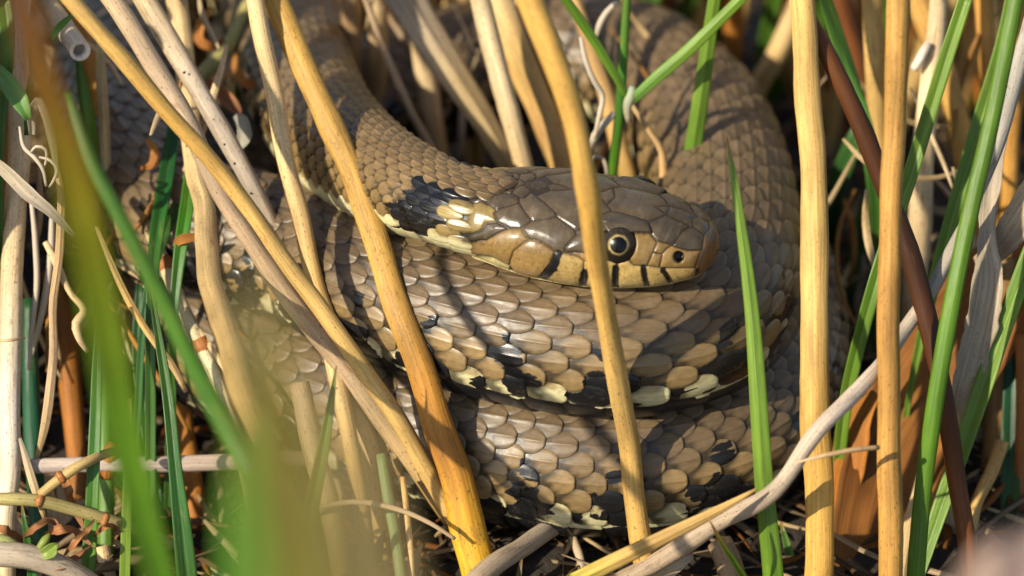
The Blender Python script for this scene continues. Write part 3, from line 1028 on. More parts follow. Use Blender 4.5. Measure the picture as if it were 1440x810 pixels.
YEL = (0.520, 0.295, 0.066)
YEL2 = (0.560, 0.350, 0.110)
PAL = (0.600, 0.420, 0.200)
PAL2 = (0.640, 0.470, 0.260)
PNK = (0.480, 0.330, 0.190)
ORA = (0.420, 0.190, 0.035)
ORB = (0.300, 0.105, 0.018)
BRD = (0.070, 0.022, 0.006)
GRY = (0.420, 0.340, 0.250)
GR1 = (0.115, 0.220, 0.018)
GR2 = (0.175, 0.290, 0.032)
GR3 = (0.052, 0.130, 0.018)
GR4 = (0.020, 0.090, 0.030)
OLV = (0.170, 0.200, 0.020)
WHT = (0.620, 0.540, 0.430)
seedc = [0]


def mk(name, label, cat, pts, wid, cols, mat=None, group=None, parent=None, kind='round', **kw):
    seedc[0] += 1
    if mat is None:
        mat = M_REED if kind in ('round', 'groove') else M_GRASS
    me = loft(name, pts, wid, mat, cols, kind=kind, seed=seedc[0], **kw)
    return link(name, me, parent, label, cat, group)


def empty(name, label, cat, at):
    o = bpy.data.objects.new(name, None)
    COL.objects.link(o)
    o['label'] = label
    o['category'] = cat
    return o


# ---- stems in front of the snake
G_F = 'dry stems standing in front of the snake'
mk('reed', 'yellow reed crossing the snake\'s cheek just behind its eye', 'reed stem',
   [(742, -10, -46), (800, 150, -44), (826, 280, -40), (845, 400, -31), (859, 490, -22), (873, 570, -15), (885, 640, -10), (898, 730, -8), (914, 830, -5)], [38, 35, 33, 30, 30, 30, 30, 31, 32], [YEL, YEL, YEL2, YEL], group=G_F, up=45, wob=0.5)
mk('reed', 'thick mustard reed leaning over the neck, split and orange towards its foot', 'reed stem',
   [(384, -10, 6), (432, 100, 4), (478, 200, 1), (524, 330, -4), (562, 440, -8), (596, 530, -8), (628, 630, -7), (656, 735, -6), (682, 830, -5)],
   [34, 36, 36, 36, 38, 42, 47, 50, 52], [YEL, YEL, YEL, YEL, YEL, (0.50, 0.27, 0.06), (0.42, 0.19, 0.03), (0.36, 0.15, 0.022), (0.50, 0.25, 0.02), (0.62, 0.36, 0.02)], group=G_F, up=50, wob=0.6, kind='groove')
mk('reed', 'long ochre reed slanting down from the top corner across the dark coil', 'reed stem',
   [(92, -12, -26), (190, 103, -22), (262, 185, -19), (332, 270, -16), (400, 362, -13), (482, 478, -10), (560, 595, -6), (644, 738, -1)], [24, 25, 24, 24, 24, 25, 26, 26], [YEL2, YEL, YEL2, YEL2, YEL2], group=G_F, up=40, wob=0.5, root=False)
mk('reed', 'pinkish grey weathered reed crossing under the long ochre reed', 'reed stem',
   [(152, -10, -10), (208, 80, -11), (256, 160, -11), (304, 262, -10), (390, 398, -7), (478, 512, -4), (560, 622, 0), (636, 728, 4)], [30, 30, 29, 27, 27, 29, 30, 30], [PNK, (0.40, 0.29, 0.19), PNK, PNK, YEL2], group=G_F, up=40, wob=0.6, root=False)
dot = mk('reed', 'pale grey reed with a line of small black pits', 'reed stem',
         [(200, -10, 8), (262, 95, 7), (318, 195, 6), (360, 270, 6), (396, 345, 8), (430, 420, 12)], [30, 29, 27, 26, 24, 22], [PAL2, GRY, GRY, PNK], group=G_F, up=30, wob=0.5, root=False)
mk('reed', 'pale straw reed beside the mustard reed, ending behind the ochre one', 'reed stem',
   [(358, -10, 2), (384, 120, 2), (412, 268, 0), (446, 400, -2), (484, 520, -2), (520, 640, 2), (540, 790, 6)], [26, 26, 26, 25, 26, 28, 30], [PAL, PAL, YEL2, PAL, YEL2], group=G_F, up=40, wob=0.5)
mk('reed', 'bent tan reed with a torn notch at its kink', 'reed stem',
   [(246, -10, 20), (262, 110, 16), (280, 260, 2), (296, 385, -16), (322, 490, -32), (354, 590, -46), (402, 700, -56), (452, 830, -60)], [30, 30, 30, 33, 35, 34, 33, 32], [PAL, PAL, (0.42, 0.29, 0.13), (0.40, 0.26, 0.10), (0.42, 0.27, 0.09), YEL2], group=G_F, up=40, wob=0.8, kind='groove')
mk('reed', 'stout ochre reed in front of the outer coil beside the green blade', 'reed stem',
   [(1128, -10, -20), (1136, 110, -18), (1144, 270, -16), (1147, 540, -15), (1151, 830, -10)], [34, 36, 38, 41, 42], [YEL2, YEL2, YEL2, YEL, YEL], group=G_F, up=40, wob=0.5, kind='groove', mat=M_MOTT, spk=0.55)
mk('reed', 'stout upright orange reed mottled with brown, crossed by the dark stem', 'reed stem',
   [(1262, -10, -28), (1257, 190, -25), (1252, 400, -22), (1250, 600, -19), (1250, 830, -14)], [33, 32, 33, 34, 35], [(0.46, 0.25, 0.06), (0.40, 0.205, 0.05), (0.43, 0.225, 0.05)], group=G_F, up=45, wob=0.5, mat=M_MOTT)
mk('dark_reed', 'dark red-brown flat stem slanting behind the stout orange reed', 'reed stem',
   [(1116, -10, -18), (1166, 85, -16), (1216, 192, -14), (1254, 290, -12), (1292, 400, -10), (1322, 540, -8), (1346, 680, -5), (1360, 790, -3)], [24, 26, 28, 29, 30, 29, 27, 26], [(0.13, 0.045, 0.010), BRD, (0.045, 0.016, 0.006), (0.10, 0.03, 0.008), (0.16, 0.05, 0.01)], group=G_F, up=25, wob=0.4, spk=0.2)
mk('bleached_reed', 'tall bleached cream stem with brown flecks beside tangled fibres', 'reed stem',
   [(30, -10, 12), (26, 130, 8), (22, 300, 4), (17, 470, 1), (13, 640, -1), (10, 800, -2)], [30, 32, 32, 31, 30, 30], [WHT, PAL2, PAL2, WHT, PAL2], group=G_F, up=30, wob=0.8)

# black pits of the grey reed
M_PIT, _, _ = plain('pit_black', (0.012, 0.010, 0.010), 0.9, 0.1)
for (x, y, q) in ((259, 102, 2.6), (316, 203, 2.4), (330, 230, 2.6), (353, 272, 2.2), (300, 168, 1.3), (238, 66, 1.3)):
    cx = P(x, y, 5.6)
    vdir = unit(CAM / MM - cx)
    V, F = cap(0.19 * q / 2.4, 0.001, 1.4, cx + vdir * 0.75, vdir, 4, 10)
    link('pit', mkmesh('pit', V, F, M_PIT), dot)

# ---- green blades near the plane of focus
G_B = 'green grass blades'
mk('grass_leaf', 'pointed bright green blade standing before the coil, tip beside the snout', 'grass blade',
   [(1022, 193, -18), (1030, 240, -18), (1042, 320, -18), (1058, 450, -18), (1066, 560, -18), (1074, 680, -16), (1088, 830, -12)], [1.5, 9, 15, 21, 25, 27, 30], [GR2, GR2, GR2, GR1], group=G_B, kind='ridge', twist=12)
mk('grass_leaf', 'glossy green blade running the height of the thicket by the torn grey leaf', 'grass blade',
   [(1430, -10, -22), (1392, 180, -20), (1364, 300, -19), (1336, 440, -18), (1313, 580, -16), (1297, 700, -13), (1286, 830, -10)], [24, 24, 25, 25, 25, 25, 26], [GR1, GR1, (0.13, 0.27, 0.02), GR1], group=G_B, kind='groove', up=35, mat=M_GRASS)
mk('grass_leaf', 'green blade passing behind the stout orange reed, hairy along its lower edge', 'grass blade',
   [(1360, -10, -4), (1326, 95, -2), (1294, 200, 0), (1262, 300, 1), (1230, 400, 1), (1208, 480, 3), (1190, 560, 6), (1180, 640, 10)], [20, 22, 22, 22, 22, 21, 20, 18], [GR2, GR2, GR1, GR1, GR2], group=G_B, kind='blade', twist=-8)
mk('grass_leaf', 'green blade leaning in from the edge over the brown leaf', 'grass blade',
   [(1470, 310, -6), (1440, 384, -5), (1406, 478, -4), (1378, 560, -3), (1350, 640, -2), (1318, 730, -2), (1284, 830, -2)], [28, 27, 27, 28, 27, 24, 20], [GR1, GR2, GR2, GR1], group=G_B, kind='blade', twist=15, up=30)
mk('grass_leaf', 'thin green blade behind the orange reed and the dark stem', 'grass blade',
   [(1372, 190, 10), (1340, 300, 9), (1318, 380, 9), (1296, 470, 10), (1278, 560, 13)], [24, 22, 20, 14, 9], [GR2, GR1, GR2], group=G_B, kind='blade', twist=-10, up=30)
mk('grass_leaf', 'pale green upright blade rising from behind the snake\'s head', 'grass blade',
   [(1006, -10, 12), (992, 90, 16), (976, 200, 20), (958, 296, 26)], [18, 22, 24, 22], [GR2, GR2, (0.12, 0.33, 0.03)], group=G_B, kind='ridge', up=20)
mk('grass_leaf', 'short green blade with its sharp tip below the crossing reeds', 'grass blade',
   [(473, 514, -24), (466, 560, -24), (452, 640, -23), (434, 730, -20), (412, 830, -14)], [1.5, 10, 18, 22, 24], [GR1, GR2, (0.12, 0.29, 0.05)], group=G_B, kind='blade', twist=-15)
mk('grass_leaf', 'dark green blade with parallel ribs in the corner beside the bleached stem', 'grass blade',
   [(140, 420, -8), (137, 500, -9), (134, 600, -10), (130, 700, -10), (124, 830, -8)], [6, 13, 17, 19, 20], [GR3, (0.06, 0.19, 0.025), GR1], group=G_B, kind='blade', twist=10)
mk('grass_leaf', 'bluish green blade widening downward in front of the horizontal stem', 'grass blade',
   [(210, 395, -4), (222, 470, -6), (236, 560, -8), (246, 660, -9), (256, 750, -9), (264, 830, -8)], [5, 12, 17, 20, 27, 30], [GR3, GR3, (0.05, 0.17, 0.03), GR3], group=G_B, kind='blade', twist=-12)
mk('grass_leaf', 'narrow yellow-green blade between two darker ones low in the corner', 'grass blade',
   [(183, 560, -12), (181, 640, -12), (178, 740, -11), (176, 830, -9)], [6, 12, 15, 16], [(0.25, 0.33, 0.03), (0.22, 0.30, 0.04), (0.17, 0.28, 0.03)], group=G_B, kind='blade', twist=18)
mk('grass_leaf', 'small dark blade beneath the creeping stem at the edge', 'grass blade',
   [(31, 710, -14), (36, 745, -14), (43, 790, -12), (48, 830, -10)], [3, 9, 13, 15], [GR3, (0.05, 0.18, 0.04)], group=G_B, kind='blade', twist=5)
mk('grass_leaf', 'tiny green blade below the grey branch, tip reddish', 'grass blade',
   [(996, 728, -26), (1012, 758, -24), (1034, 792, -20), (1054, 830, -14)], [2, 6, 9, 11], [(0.25, 0.08, 0.03), GR1, GR2], group=G_B, kind='blade')
mk('grass_leaf', 'short green shoot by the foot of the stout ochre reed', 'grass blade',
   [(1098, 735, 4), (1108, 770, 4), (1122, 830, 4)], [4, 12, 16], [GR3, GR2], group=G_B, kind='blade')
mk('grass_leaf', 'little green shoot under the frayed stub', 'grass blade',
   [(734, 786, -2), (730, 805, -2), (726, 840, -2)], [2, 8, 10], [(0.22, 0.08, 0.05), GR2], group=G_B, kind='blade')

# ---- a grass shoot with two leaves from one node
sh = empty('grass_shoot', 'green grass shoot with two leaves spreading in a V above the head', 'grass', None)
mk('stem', None, None, [(882, -10, 14), (876, 90, 16), (869, 180, 19), (860, 262, 24)], [12, 13, 14, 14], [GR1, (0.07, 0.25, 0.025), GR1], parent=sh, mat=M_GRASS, up=15)
mk('leaf', None, None, [(1052, -12, 6), (1010, 30, 8), (962, 76, 10), (918, 114, 12), (888, 142, 14)], [16, 17, 18, 17, 13], [GR2, GR2, (0.17, 0.33, 0.06)], parent=sh, kind='ridge', root=False, up=15)
mk('leaf', None, None, [(786, -14, 8), (820, 34, 10), (852, 84, 12), (872, 118, 13), (884, 142, 14)], [13, 14, 13, 11, 8], [GR1, GR1, GR1], parent=sh, kind='ridge', root=False, up=15)
mk('node', None, None, [(890, 122, 14), (886, 136, 14), (882, 152, 14.5), (884, 172, 15)], [10, 15, 12, 7], [(0.35, 0.40, 0.26), (0.30, 0.24, 0.14)], parent=sh, mat=M_ROOT, root=False, step=0.6)

# ---- blurred blades close to the lens
G_N = 'blades close to the lens'
mk('near_grass_leaf', 'broad blurred olive blade close to the lens, rust-brown at its top', 'grass blade',
   [(12, -60, -176), (54, 90, -172), (102, 250, -166), (140, 420, -158), (172, 590, -150), (206, 740, -142), (236, 850, -134)], [36, 40, 50, 54, 52, 48, 44], [(0.13, 0.045, 0.018), (0.22, 0.10, 0.014), (0.22, 0.19, 0.012), (0.16, 0.22, 0.014), (0.12, 0.24, 0.016), (0.12, 0.26, 0.02), (0.12, 0.27, 0.022)], group=G_N, kind='blade', twist=8, up=10)
mk('near_grass_leaf', 'soft dark green blade slanting across in front of the bent reed', 'grass blade',
   [(96, 130, -58), (128, 225, -60), (172, 312, -64), (222, 410, -70), (280, 530, -78), (338, 640, -84), (392, 760, -86), (420, 850, -86)], [10, 18, 22, 24, 28, 31, 33, 34], [GR3, (0.06, 0.15, 0.01), (0.07, 0.17, 0.012), (0.07, 0.20, 0.015), GR1], group=G_N, kind='groove', mat=M_GRASS)
mk('near_grass_leaf', 'very blurred bright green leaf tip close to the lens', 'grass blade',
   [(348, 590, -240), (348, 650, -239), (350, 740, -236), (352, 850, -230)], [20, 46, 66, 74], [GR2, (0.16, 0.38, 0.05), (0.15, 0.36, 0.05)], group=G_N, kind='blade', twist=10)
mk('near_grass_leaf', 'faint veil of an olive blade almost at the lens', 'grass blade',
   [(352, 380, -300), (372, 510, -300), (396, 660, -296), (424, 850, -290)], [10, 66, 92, 104], [(0.26, 0.20, 0.05), (0.26, 0.24, 0.05)], group=G_N, kind='blade', twist=0)
mk('near_grass_leaf', 'faint veil of a tan dry blade almost at the lens', 'grass blade',
   [(470, 520, -330), (486, 610, -328), (505, 720, -324), (530, 850, -318)], [4, 50, 84, 100], [(0.36, 0.28, 0.12), (0.36, 0.28, 0.12)], group=G_N, kind='blade', twist=0, mat=M_DEAD)
# pale bract out of focus in the lower corner
mk('pale_bract', 'very blurred pale pink bract in the lower corner close to the lens', 'leaf',
   [(1480, 760, -225), (1436, 800, -225), (1408, 850, -222), (1390, 910, -218)], [40, 110, 140, 150], [(0.42, 0.29, 0.23), (0.46, 0.33, 0.27)], mat=M_DEAD, kind='sheet', spk=0.1, twist=10)

# ---- dry stems behind, each told apart
G_M = 'dry stems standing behind the head'
def back(label, pts, wid, cols, **kw):
    kw.setdefault('group', G_M)
    kw.setdefault('up', 25)
    kw.setdefault('wob', 0.5)
    nm = kw.pop('name', 'reed')
    return mk(nm, label, kw.pop('cat', 'reed stem'), pts, wid, cols, **kw)


back('cream straw stem upright left of the folded grey leaf', [(535, -10, 40), (532, 70, 46), (528, 150, 54)], [28, 29, 28], [PAL2, PAL, PAL])
back('blunt brown straw stem ending above the neck', [(494, -10, 40), (495, 60, 44), (494, 118, 48)], [28, 28, 22], [(0.34, 0.21, 0.10), (0.38, 0.25, 0.12)])
back('cream stem standing behind the neck beneath the folded leaf', [(584, -10, 38), (596, 90, 42), (608, 160, 45), (620, 230, 50)], [30, 32, 30, 28], [PAL, PAL2, PAL])
back('straight pale straw stem touching the back of the head', [(674, -10, 22), (696, 80, 23), (718, 165, 24), (742, 260, 27)], [29, 29, 28, 28], [PAL2, PAL2, PAL])
back('wide orange-tan stem with brown stains behind the yellow reed', [(694, -10, 32), (734, 90, 33), (768, 175, 34), (806, 268, 36)], [42, 42, 40, 38], [PAL, YEL2, (0.50, 0.29, 0.10), YEL2], kind='groove')
back('folded straw-grey leaf hanging behind the neck', [(568, -14, 30), (612, 60, 30), (656, 130, 31), (700, 200, 33), (730, 262, 36)], [54, 50, 42, 34, 26], [GRY, (0.50, 0.36, 0.18), (0.52, 0.38, 0.18)], kind='ridge', mat=M_DEAD, name='dead_leaf', cat='leaf', twist=-14)
back('thin bent brown stalk curving down to the neck', [(508, -10, 30), (530, 52, 30), (556, 110, 31), (580, 160, 32), (602, 200, 34)], [9, 11, 12, 11, 12], [(0.36, 0.24, 0.13), PNK], wob=0.8)
back('orange-tan stem behind the green shoot', [(822, 40, 32), (848, 120, 34), (868, 190, 36), (890, 275, 40)], [20, 23, 25, 26], [(0.52, 0.31, 0.12), YEL2], wob=0.3)
back('short forked orange stalk behind the crown of the head', [(888, 148, 18), (910, 180, 18), (930, 210, 19), (934, 245, 21), (934, 282, 24)], [7, 8, 10, 15, 16], [(0.42, 0.27, 0.12), (0.56, 0.34, 0.14)], up=0)
back('straw stem slanting behind the far coil', [(1122, 8, 62), (1094, 70, 66), (1058, 144, 74)], [29, 29, 28], [PAL, YEL2], up=20)
back('soft tan stem directly behind the stout orange reed', [(1226, -10, 22), (1232, 120, 26), (1240, 260, 34), (1244, 420, 46)], [28, 29, 28, 26], [(0.45, 0.28, 0.09), YEL2, (0.40, 0.26, 0.06)])
back('wide orange stem leaning behind the bright blades at the side', [(1288, -10, 26), (1322, 84, 28), (1352, 190, 31), (1370, 300, 36), (1384, 420, 46)], [36, 35, 33, 32, 30], [(0.46, 0.26, 0.07), (0.52, 0.29, 0.07), ORA])
back('smooth cream stem between the orange reed and the green blade', [(1316, 50, 20), (1302, 170, 22), (1294, 290, 26), (1286, 420, 34), (1272, 560, 46)], [27, 32, 34, 33, 30], [PAL2, PAL2, PAL])
back('dark brown stem in shade behind the stout reeds', [(1178, -10, 46), (1204, 90, 50), (1224, 180, 54), (1236, 260, 58)], [32, 32, 30, 28], [(0.16, 0.05, 0.012), (0.13, 0.045, 0.012)], spk=0.3)
back('orange stem at the upper corner behind the grey leaf edge', [(1380, -10, 30), (1388, 90, 33), (1396, 200, 38), (1402, 340, 48)], [27, 27, 26, 25], [(0.48, 0.25, 0.06), ORA])
back('orange stem at the outer edge beyond the green blades', [(1432, 90, 26), (1424, 200, 30), (1418, 330, 36)], [24, 25, 24], [ORA, (0.46, 0.24, 0.05)], up=50)
back('stub of a snapped white stalk between the tan stems', [(1306, 60, 18), (1296, 80, 18), (1286, 97, 19)], [11, 14, 13], [WHT, WHT], up=0, root=False)
back('shaded tan stem beside the dark green leaf at the lower side', [(1412, 360, 14), (1406, 520, 18), (1396, 680, 22), (1388, 830, 26)], [34, 40, 40, 38], [(0.26, 0.15, 0.05), (0.30, 0.17, 0.06)], up=0)
back('orange sunlit sliver of stem low at the side', [(1412, 620, 8), (1398, 660, 8), (1374, 710, 7), (1366, 770, 6)], [18, 20, 18, 16], [(0.52, 0.28, 0.08), YEL2], up=0)
back('dark rust stem at the outermost lower edge', [(1438, 470, 10), (1436, 620, 12), (1432, 830, 16)], [20, 22, 22], [ORB, (0.20, 0.07, 0.015)], up=0)
mk('grass_leaf', 'nearly black green leaf beside the rust stem', 'grass blade', [(1428, 420, 16), (1422, 560, 15), (1420, 690, 12), (1420, 830, 8)], [14, 24, 26, 24], [GR4, (0.012, 0.06, 0.02), GR1], group=G_B, kind='blade')
mk('grass_leaf', 'soft green blade between the ochre and orange reeds, behind the dark stem', 'grass blade',
   [(1158, -10, 14), (1180, 60, 16), (1200, 125, 18), (1222, 205, 22), (1232, 300, 28)], [18, 22, 24, 24, 20], [GR1, (0.10, 0.27, 0.05), GR3], group=G_B, kind='blade', up=20)
mk('grass_leaf', 'deep green arching leaf in the shade beside the coil', 'grass blade',
   [(1236, 150, 34), (1208, 190, 34), (1182, 250, 38), (1168, 330, 46), (1160, 430, 56)], [24, 28, 28, 26, 20], [GR3, GR4, GR4], group=G_B, kind='blade', twist=20)
mk('grass_leaf', 'second deep green leaf in the shade beside the coil', 'grass blade',
   [(1246, 210, 44), (1222, 280, 46), (1200, 360, 50), (1188, 450, 56)], [20, 26, 24, 16], [GR3, GR4], group=G_B, kind='blade', twist=-20)

# ---- lower and right hand litter leaning through the thicket
br = mk('speckled_branch', 'long grey-white speckled dead stem curving from the upper edge down to the ground', 'branch',
        [(1450, 10, -12), (1424, 110, -10), (1396, 215, -8), (1368, 285, -6), (1340, 345, -6), (1310, 408, -7), (1278, 458, -9), (1216, 536, -20), (1164, 592, -25), (1112, 664, -24), (1060, 708, -20), (996, 748, -14), (930, 788, -9), (860, 822, -6)],
        [22, 24, 18, 14, 18, 20, 20, 22, 23, 23, 26, 27, 28, 28], [(0.42, 0.38, 0.32), (0.30, 0.27, 0.23), GRY, (0.50, 0.40, 0.30), (0.42, 0.32, 0.22), (0.30, 0.21, 0.13)], mat=M_TWIG, up=30, wob=1.0, root=False)
mk('dead_leaf', 'long straw-yellow dead leaf lying along the grey branch', 'leaf',
   [(1064, 688, -25), (1010, 718, -24), (950, 748, -23), (880, 782, -21), (800, 822, -16)], [4, 14, 20, 24, 26], [YEL2, (0.58, 0.36, 0.12), YEL2, (0.40, 0.36, 0.05)], mat=M_DEAD, kind='ridge', twist=-20, root=False, spk=0.4)
mk('twig', 'hair-thin straw across the stout ochre reed', 'twig',
   [(1236, 630, -24), (1200, 634, -26), (1160, 642, -27), (1120, 652, -27)], [7, 7, 6, 3], [(0.45, 0.28, 0.12), PNK], root=False, wob=0.4, step=0.8)
mk('dead_stub', 'frayed grey stub lying under the lowest coil', 'branch',
   [(776, 738, 2), (748, 756, -4), (710, 785, -10), (664, 826, -14)], [26, 29, 30, 32], [GRY, (0.38, 0.29, 0.19), (0.30, 0.22, 0.14)], mat=M_TWIG, root=False, wob=0.8, cupcap=True)
mk('root_fibre', 'short pale twisted fibre below the lowest coil', 'root',
   [(798, 736, 4), (806, 760, 2), (818, 786, 0), (822, 810, 0)], [8, 12, 11, 8], [PAL, GRY], mat=M_ROOT, root=False, wob=0.6, step=0.7)
mk('dead_stalk', 'shaded brown stalk between the grey branch and the ground', 'branch',
   [(1012, 762, -2), (1024, 790, -3), (1036, 840, -4)], [36, 38, 38], [(0.30, 0.20, 0.11), (0.26, 0.17, 0.09)], root=True)
mk('curled_husk', 'torn pale husk at the foot of the yellow reed', 'leaf',
   [(975, 782, -6), (955, 792, -7), (930, 806, -7), (905, 830, -6)], [8, 20, 26, 20], [GRY, PAL], mat=M_DEAD, kind='sheet', rag=0.35, root=False, step=0.6, twist=[-40, 10, 40])
# broad brown dead leaves, lower right
mk('brown_leaf', 'broad rust-brown dead leaf folded behind the stout orange reed', 'leaf',
   [(1470, 330, 12), (1400, 420, 14), (1330, 510, 16), (1266, 610, 14), (1226, 720, 8), (1206, 850, 2)], [110, 140, 150, 140, 120, 110], [(0.28, 0.10, 0.02), (0.22, 0.08, 0.018), (0.32, 0.13, 0.03), (0.24, 0.09, 0.02), (0.36, 0.15, 0.03)], mat=M_DEAD, kind='sheet', twist=[25, 10, -15, -20], rag=0.06)
mk('brown_leaf', 'second rust-brown dead leaf rising behind the green blade', 'leaf',
   [(1362, 470, 22), (1330, 560, 20), (1294, 660, 14), (1262, 760, 8), (1246, 850, 4)], [64, 80, 84, 76, 66], [(0.34, 0.12, 0.025), (0.40, 0.15, 0.03), (0.38, 0.14, 0.025)], mat=M_DEAD, kind='sheet', twist=[-20, 20], rag=0.06)
mk('brown_leaf', 'pointed orange-brown leaf scrap between the two stout reeds', 'leaf',
   [(1232, 552, 10), (1206, 590, 10), (1192, 650, 10), (1180, 720, 9), (1180, 830, 6)], [14, 44, 54, 44, 40], [(0.42, 0.16, 0.025), (0.40, 0.14, 0.02)], mat=M_DEAD, kind='sheet', twist=[20, -10], rag=0.12)
mk('straw_sliver', 'pale straw sliver wedged between orange reed and green blade', 'leaf',
   [(1316, 590, 2), (1304, 650, 2), (1288, 720, 0), (1272, 790, -2), (1266, 850, -2)], [6, 20, 26, 24, 20], [PAL2, PAL, PAL], mat=M_DEAD, kind='ridge', twist=-10)
mk('torn_leaf', 'torn grey papery dead leaf with ragged edge hanging by the green blade', 'leaf',
   [(1404, 190, 0), (1392, 270, -1), (1388, 340, -2), (1392, 395, -4), (1382, 450, -4), (1364, 520, -3), (1348, 590, 0), (1344, 650, 3)], [26, 28, 26, 46, 48, 46, 38, 26], [GRY, (0.40, 0.32, 0.22), (0.44, 0.36, 0.25), (0.40, 0.33, 0.22)], mat=M_DEAD, kind='sheet', rag=0.28, twist=[-25, 10, -8, 15], step=0.8)
mk('torn_leaf', 'curled straw-grey leaf edge bending over the brown leaf at the side', 'leaf',
   [(1470, 240, -2), (1444, 290, -2), (1418, 330, 0), (1396, 356, 4), (1372, 372, 8)], [44, 46, 42, 34, 20], [PAL, GRY, (0.40, 0.30, 0.18)], mat=M_DEAD, kind='sheet', rag=0.15, twist=[40, -10, 30], root=False)

# ---- left hand tangle
G_L = 'stems in the tangle beside the bleached stem'
def tang(nm, label, cat, pts, wid, cols, **kw):
    kw.setdefault('group', G_L)
    kw.setdefault('wob', 0.5)
    return mk(nm, label, cat, pts, wid, cols, **kw)


cut = tang('cut_reed', 'thick pale reed stump with its hollow cut end showing', 'reed stem',
           [(112, 72, 0), (100, 53, 5), (80, 24, 12), (52, -14, 22)], [29, 30, 29, 28], [WHT, PAL2, PAL], root=False, cupcap=True, wob=0.2, step=0.6)
tang('reed', 'orange stem behind the ochre reed near the cut stump', 'reed stem', [(94, -10, 26), (118, 60, 27), (136, 120, 28), (150, 190, 30), (172, 260, 33), (206, 350, 36), (232, 440, 38), (262, 560, 36)], [22, 25, 25, 24, 25, 27, 26, 24], [ORA, (0.48, 0.24, 0.05), YEL, ORA, (0.42, 0.17, 0.03), ORA], up=20)
tang('dead_leaf', 'withered straw leaf with a rounded end near the ochre reed', 'leaf', [(139, 50, 16), (141, 110, 16), (146, 180, 17), (152, 260, 20)], [10, 15, 18, 15], [(0.50, 0.42, 0.24), PAL, (0.42, 0.32, 0.17)], kind='ridge', mat=M_DEAD, root=True)
tang('grass_leaf', 'glossy green shoot below the cut stump', 'grass', [(112, 80, 14), (118, 130, 14), (126, 190, 16), (136, 260, 20), (150, 360, 26)], [8, 18, 21, 20, 18], [GR3, GR1, GR1, GR2], mat=M_GRASS)
tang('grass_leaf', 'small bright leaf tip crossing the cut stump', 'grass blade', [(109, 15, -2), (94, 28, -2), (80, 42, -3), (73, 56, -3)], [2, 8, 10, 5], [GR1, (0.12, 0.27, 0.04)], kind='blade', root=False, wob=0, step=0.6)
tang('grass_leaf', 'pale green bent leaf crossing the bleached stem', 'grass blade', [(-12, 92, -6), (10, 116, -7), (28, 142, -8), (40, 168, -8)], [18, 26, 26, 10], [(0.20, 0.36, 0.12), (0.13, 0.28, 0.06)], kind='blade', root=False, wob=0)
tang('grass_leaf', 'short upright leaf tip beside the bent pale leaf', 'grass blade', [(50, 80, -6), (44, 110, -6), (40, 150, -5), (38, 190, -3)], [3, 9, 12, 8], [(0.13, 0.27, 0.05), GR3], kind='blade', wob=0, root=False)
tang('grass_leaf', 'green blade at the extreme upper edge behind the bleached stem', 'grass blade', [(4, -10, -4), (10, 40, -4), (10, 90, -4), (4, 160, -3)], [20, 22, 18, 12], [GR1, GR1, GR3], kind='blade', wob=0)
tang('reed', 'orange stem half hidden at the extreme edge', 'reed stem', [(0, 130, 22), (6, 260, 24), (4, 420, 26)], [24, 24, 22], [ORA, ORB], up=15)
tang('creeping_plant', 'pale green creeping stem with brown joints slanting into the shade', 'stem', [(352, -12, 44), (338, 30, 42), (322, 62, 40), (296, 92, 38), (262, 126, 35), (232, 158, 32), (198, 192, 28)], [18, 20, 21, 22, 21, 21, 22], [(0.40, 0.36, 0.12), (0.34, 0.30, 0.10), (0.42, 0.36, 0.12)], root=False, up=20)
for (lb, pts) in (('orange curl of dry leaf hanging from the creeping stem', [(300, 12, 34), (284, 34, 33), (282, 56, 33), (298, 64, 33), (316, 54, 34)]),
                  ('dry orange leaf hooked beside the straw reed', [(330, 74, 30), (332, 98, 29), (346, 116, 28), (364, 120, 28), (370, 104, 29)]),
                  ('small rusty curl hanging below the creeping stem', [(206, 196, 14), (218, 216, 13), (214, 232, 13), (198, 238, 13)]),
                  ('rusty hook of leaf at the joint of the pith stem', [(244, 346, 3), (252, 336, 2), (268, 332, 2), (284, 330, 2)])):
    tang('leaf_curl', lb, 'leaf', pts, [6, 13, 15, 13, 7], [ORA, (0.40, 0.16, 0.04), ORB], kind='sheet', mat=M_DEAD, root=False, step=0.6, twist=[0, 40], group='rusty leaf curls')
tang('dead_leaf', 'brown shrivelled leaf beside the grey pitted reed', 'leaf', [(292, 112, 22), (312, 128, 21), (330, 148, 20), (342, 160, 20)], [8, 18, 18, 4], [(0.30, 0.13, 0.05), (0.24, 0.10, 0.04)], kind='sheet', mat=M_DEAD, root=False, step=0.6)
tang('leaf_scrap', 'greyish white scrap of leaf caught behind the pitted reed', 'leaf', [(332, 160, 14), (344, 172, 13), (346, 192, 13), (338, 212, 14)], [10, 20, 20, 6], [(0.44, 0.42, 0.32), (0.50, 0.46, 0.36)], kind='sheet', mat=M_DEAD, root=False, step=0.5, rag=0.3)
tang('grass_leaf', 'dark green blade in the gap under the creeping stem', 'grass blade', [(246, 170, 18), (238, 220, 14), (230, 270, 9), (220, 330, 4), (214, 400, 0)], [16, 22, 22, 16], [GR4, (0.02, 0.12, 0.02), GR3], kind='blade', wob=0)
tang('grass_leaf', 'mid green blade beside the pith stem', 'grass blade', [(270, 215, 8), (264, 280, 5), (255, 340, 3), (246, 420, 2)], [14, 20, 19, 14], [GR1, (0.05, 0.20, 0.01), GR3], kind='blade', wob=0)
tang('grass_leaf', 'short dull green blade leaning behind the pith stem', 'grass blade', [(248, 286, 10), (234, 320, 8), (222, 350, 6), (208, 410, 4)], [12, 18, 18, 12], [GR3, (0.06, 0.17, 0.05)], kind='blade', wob=0)
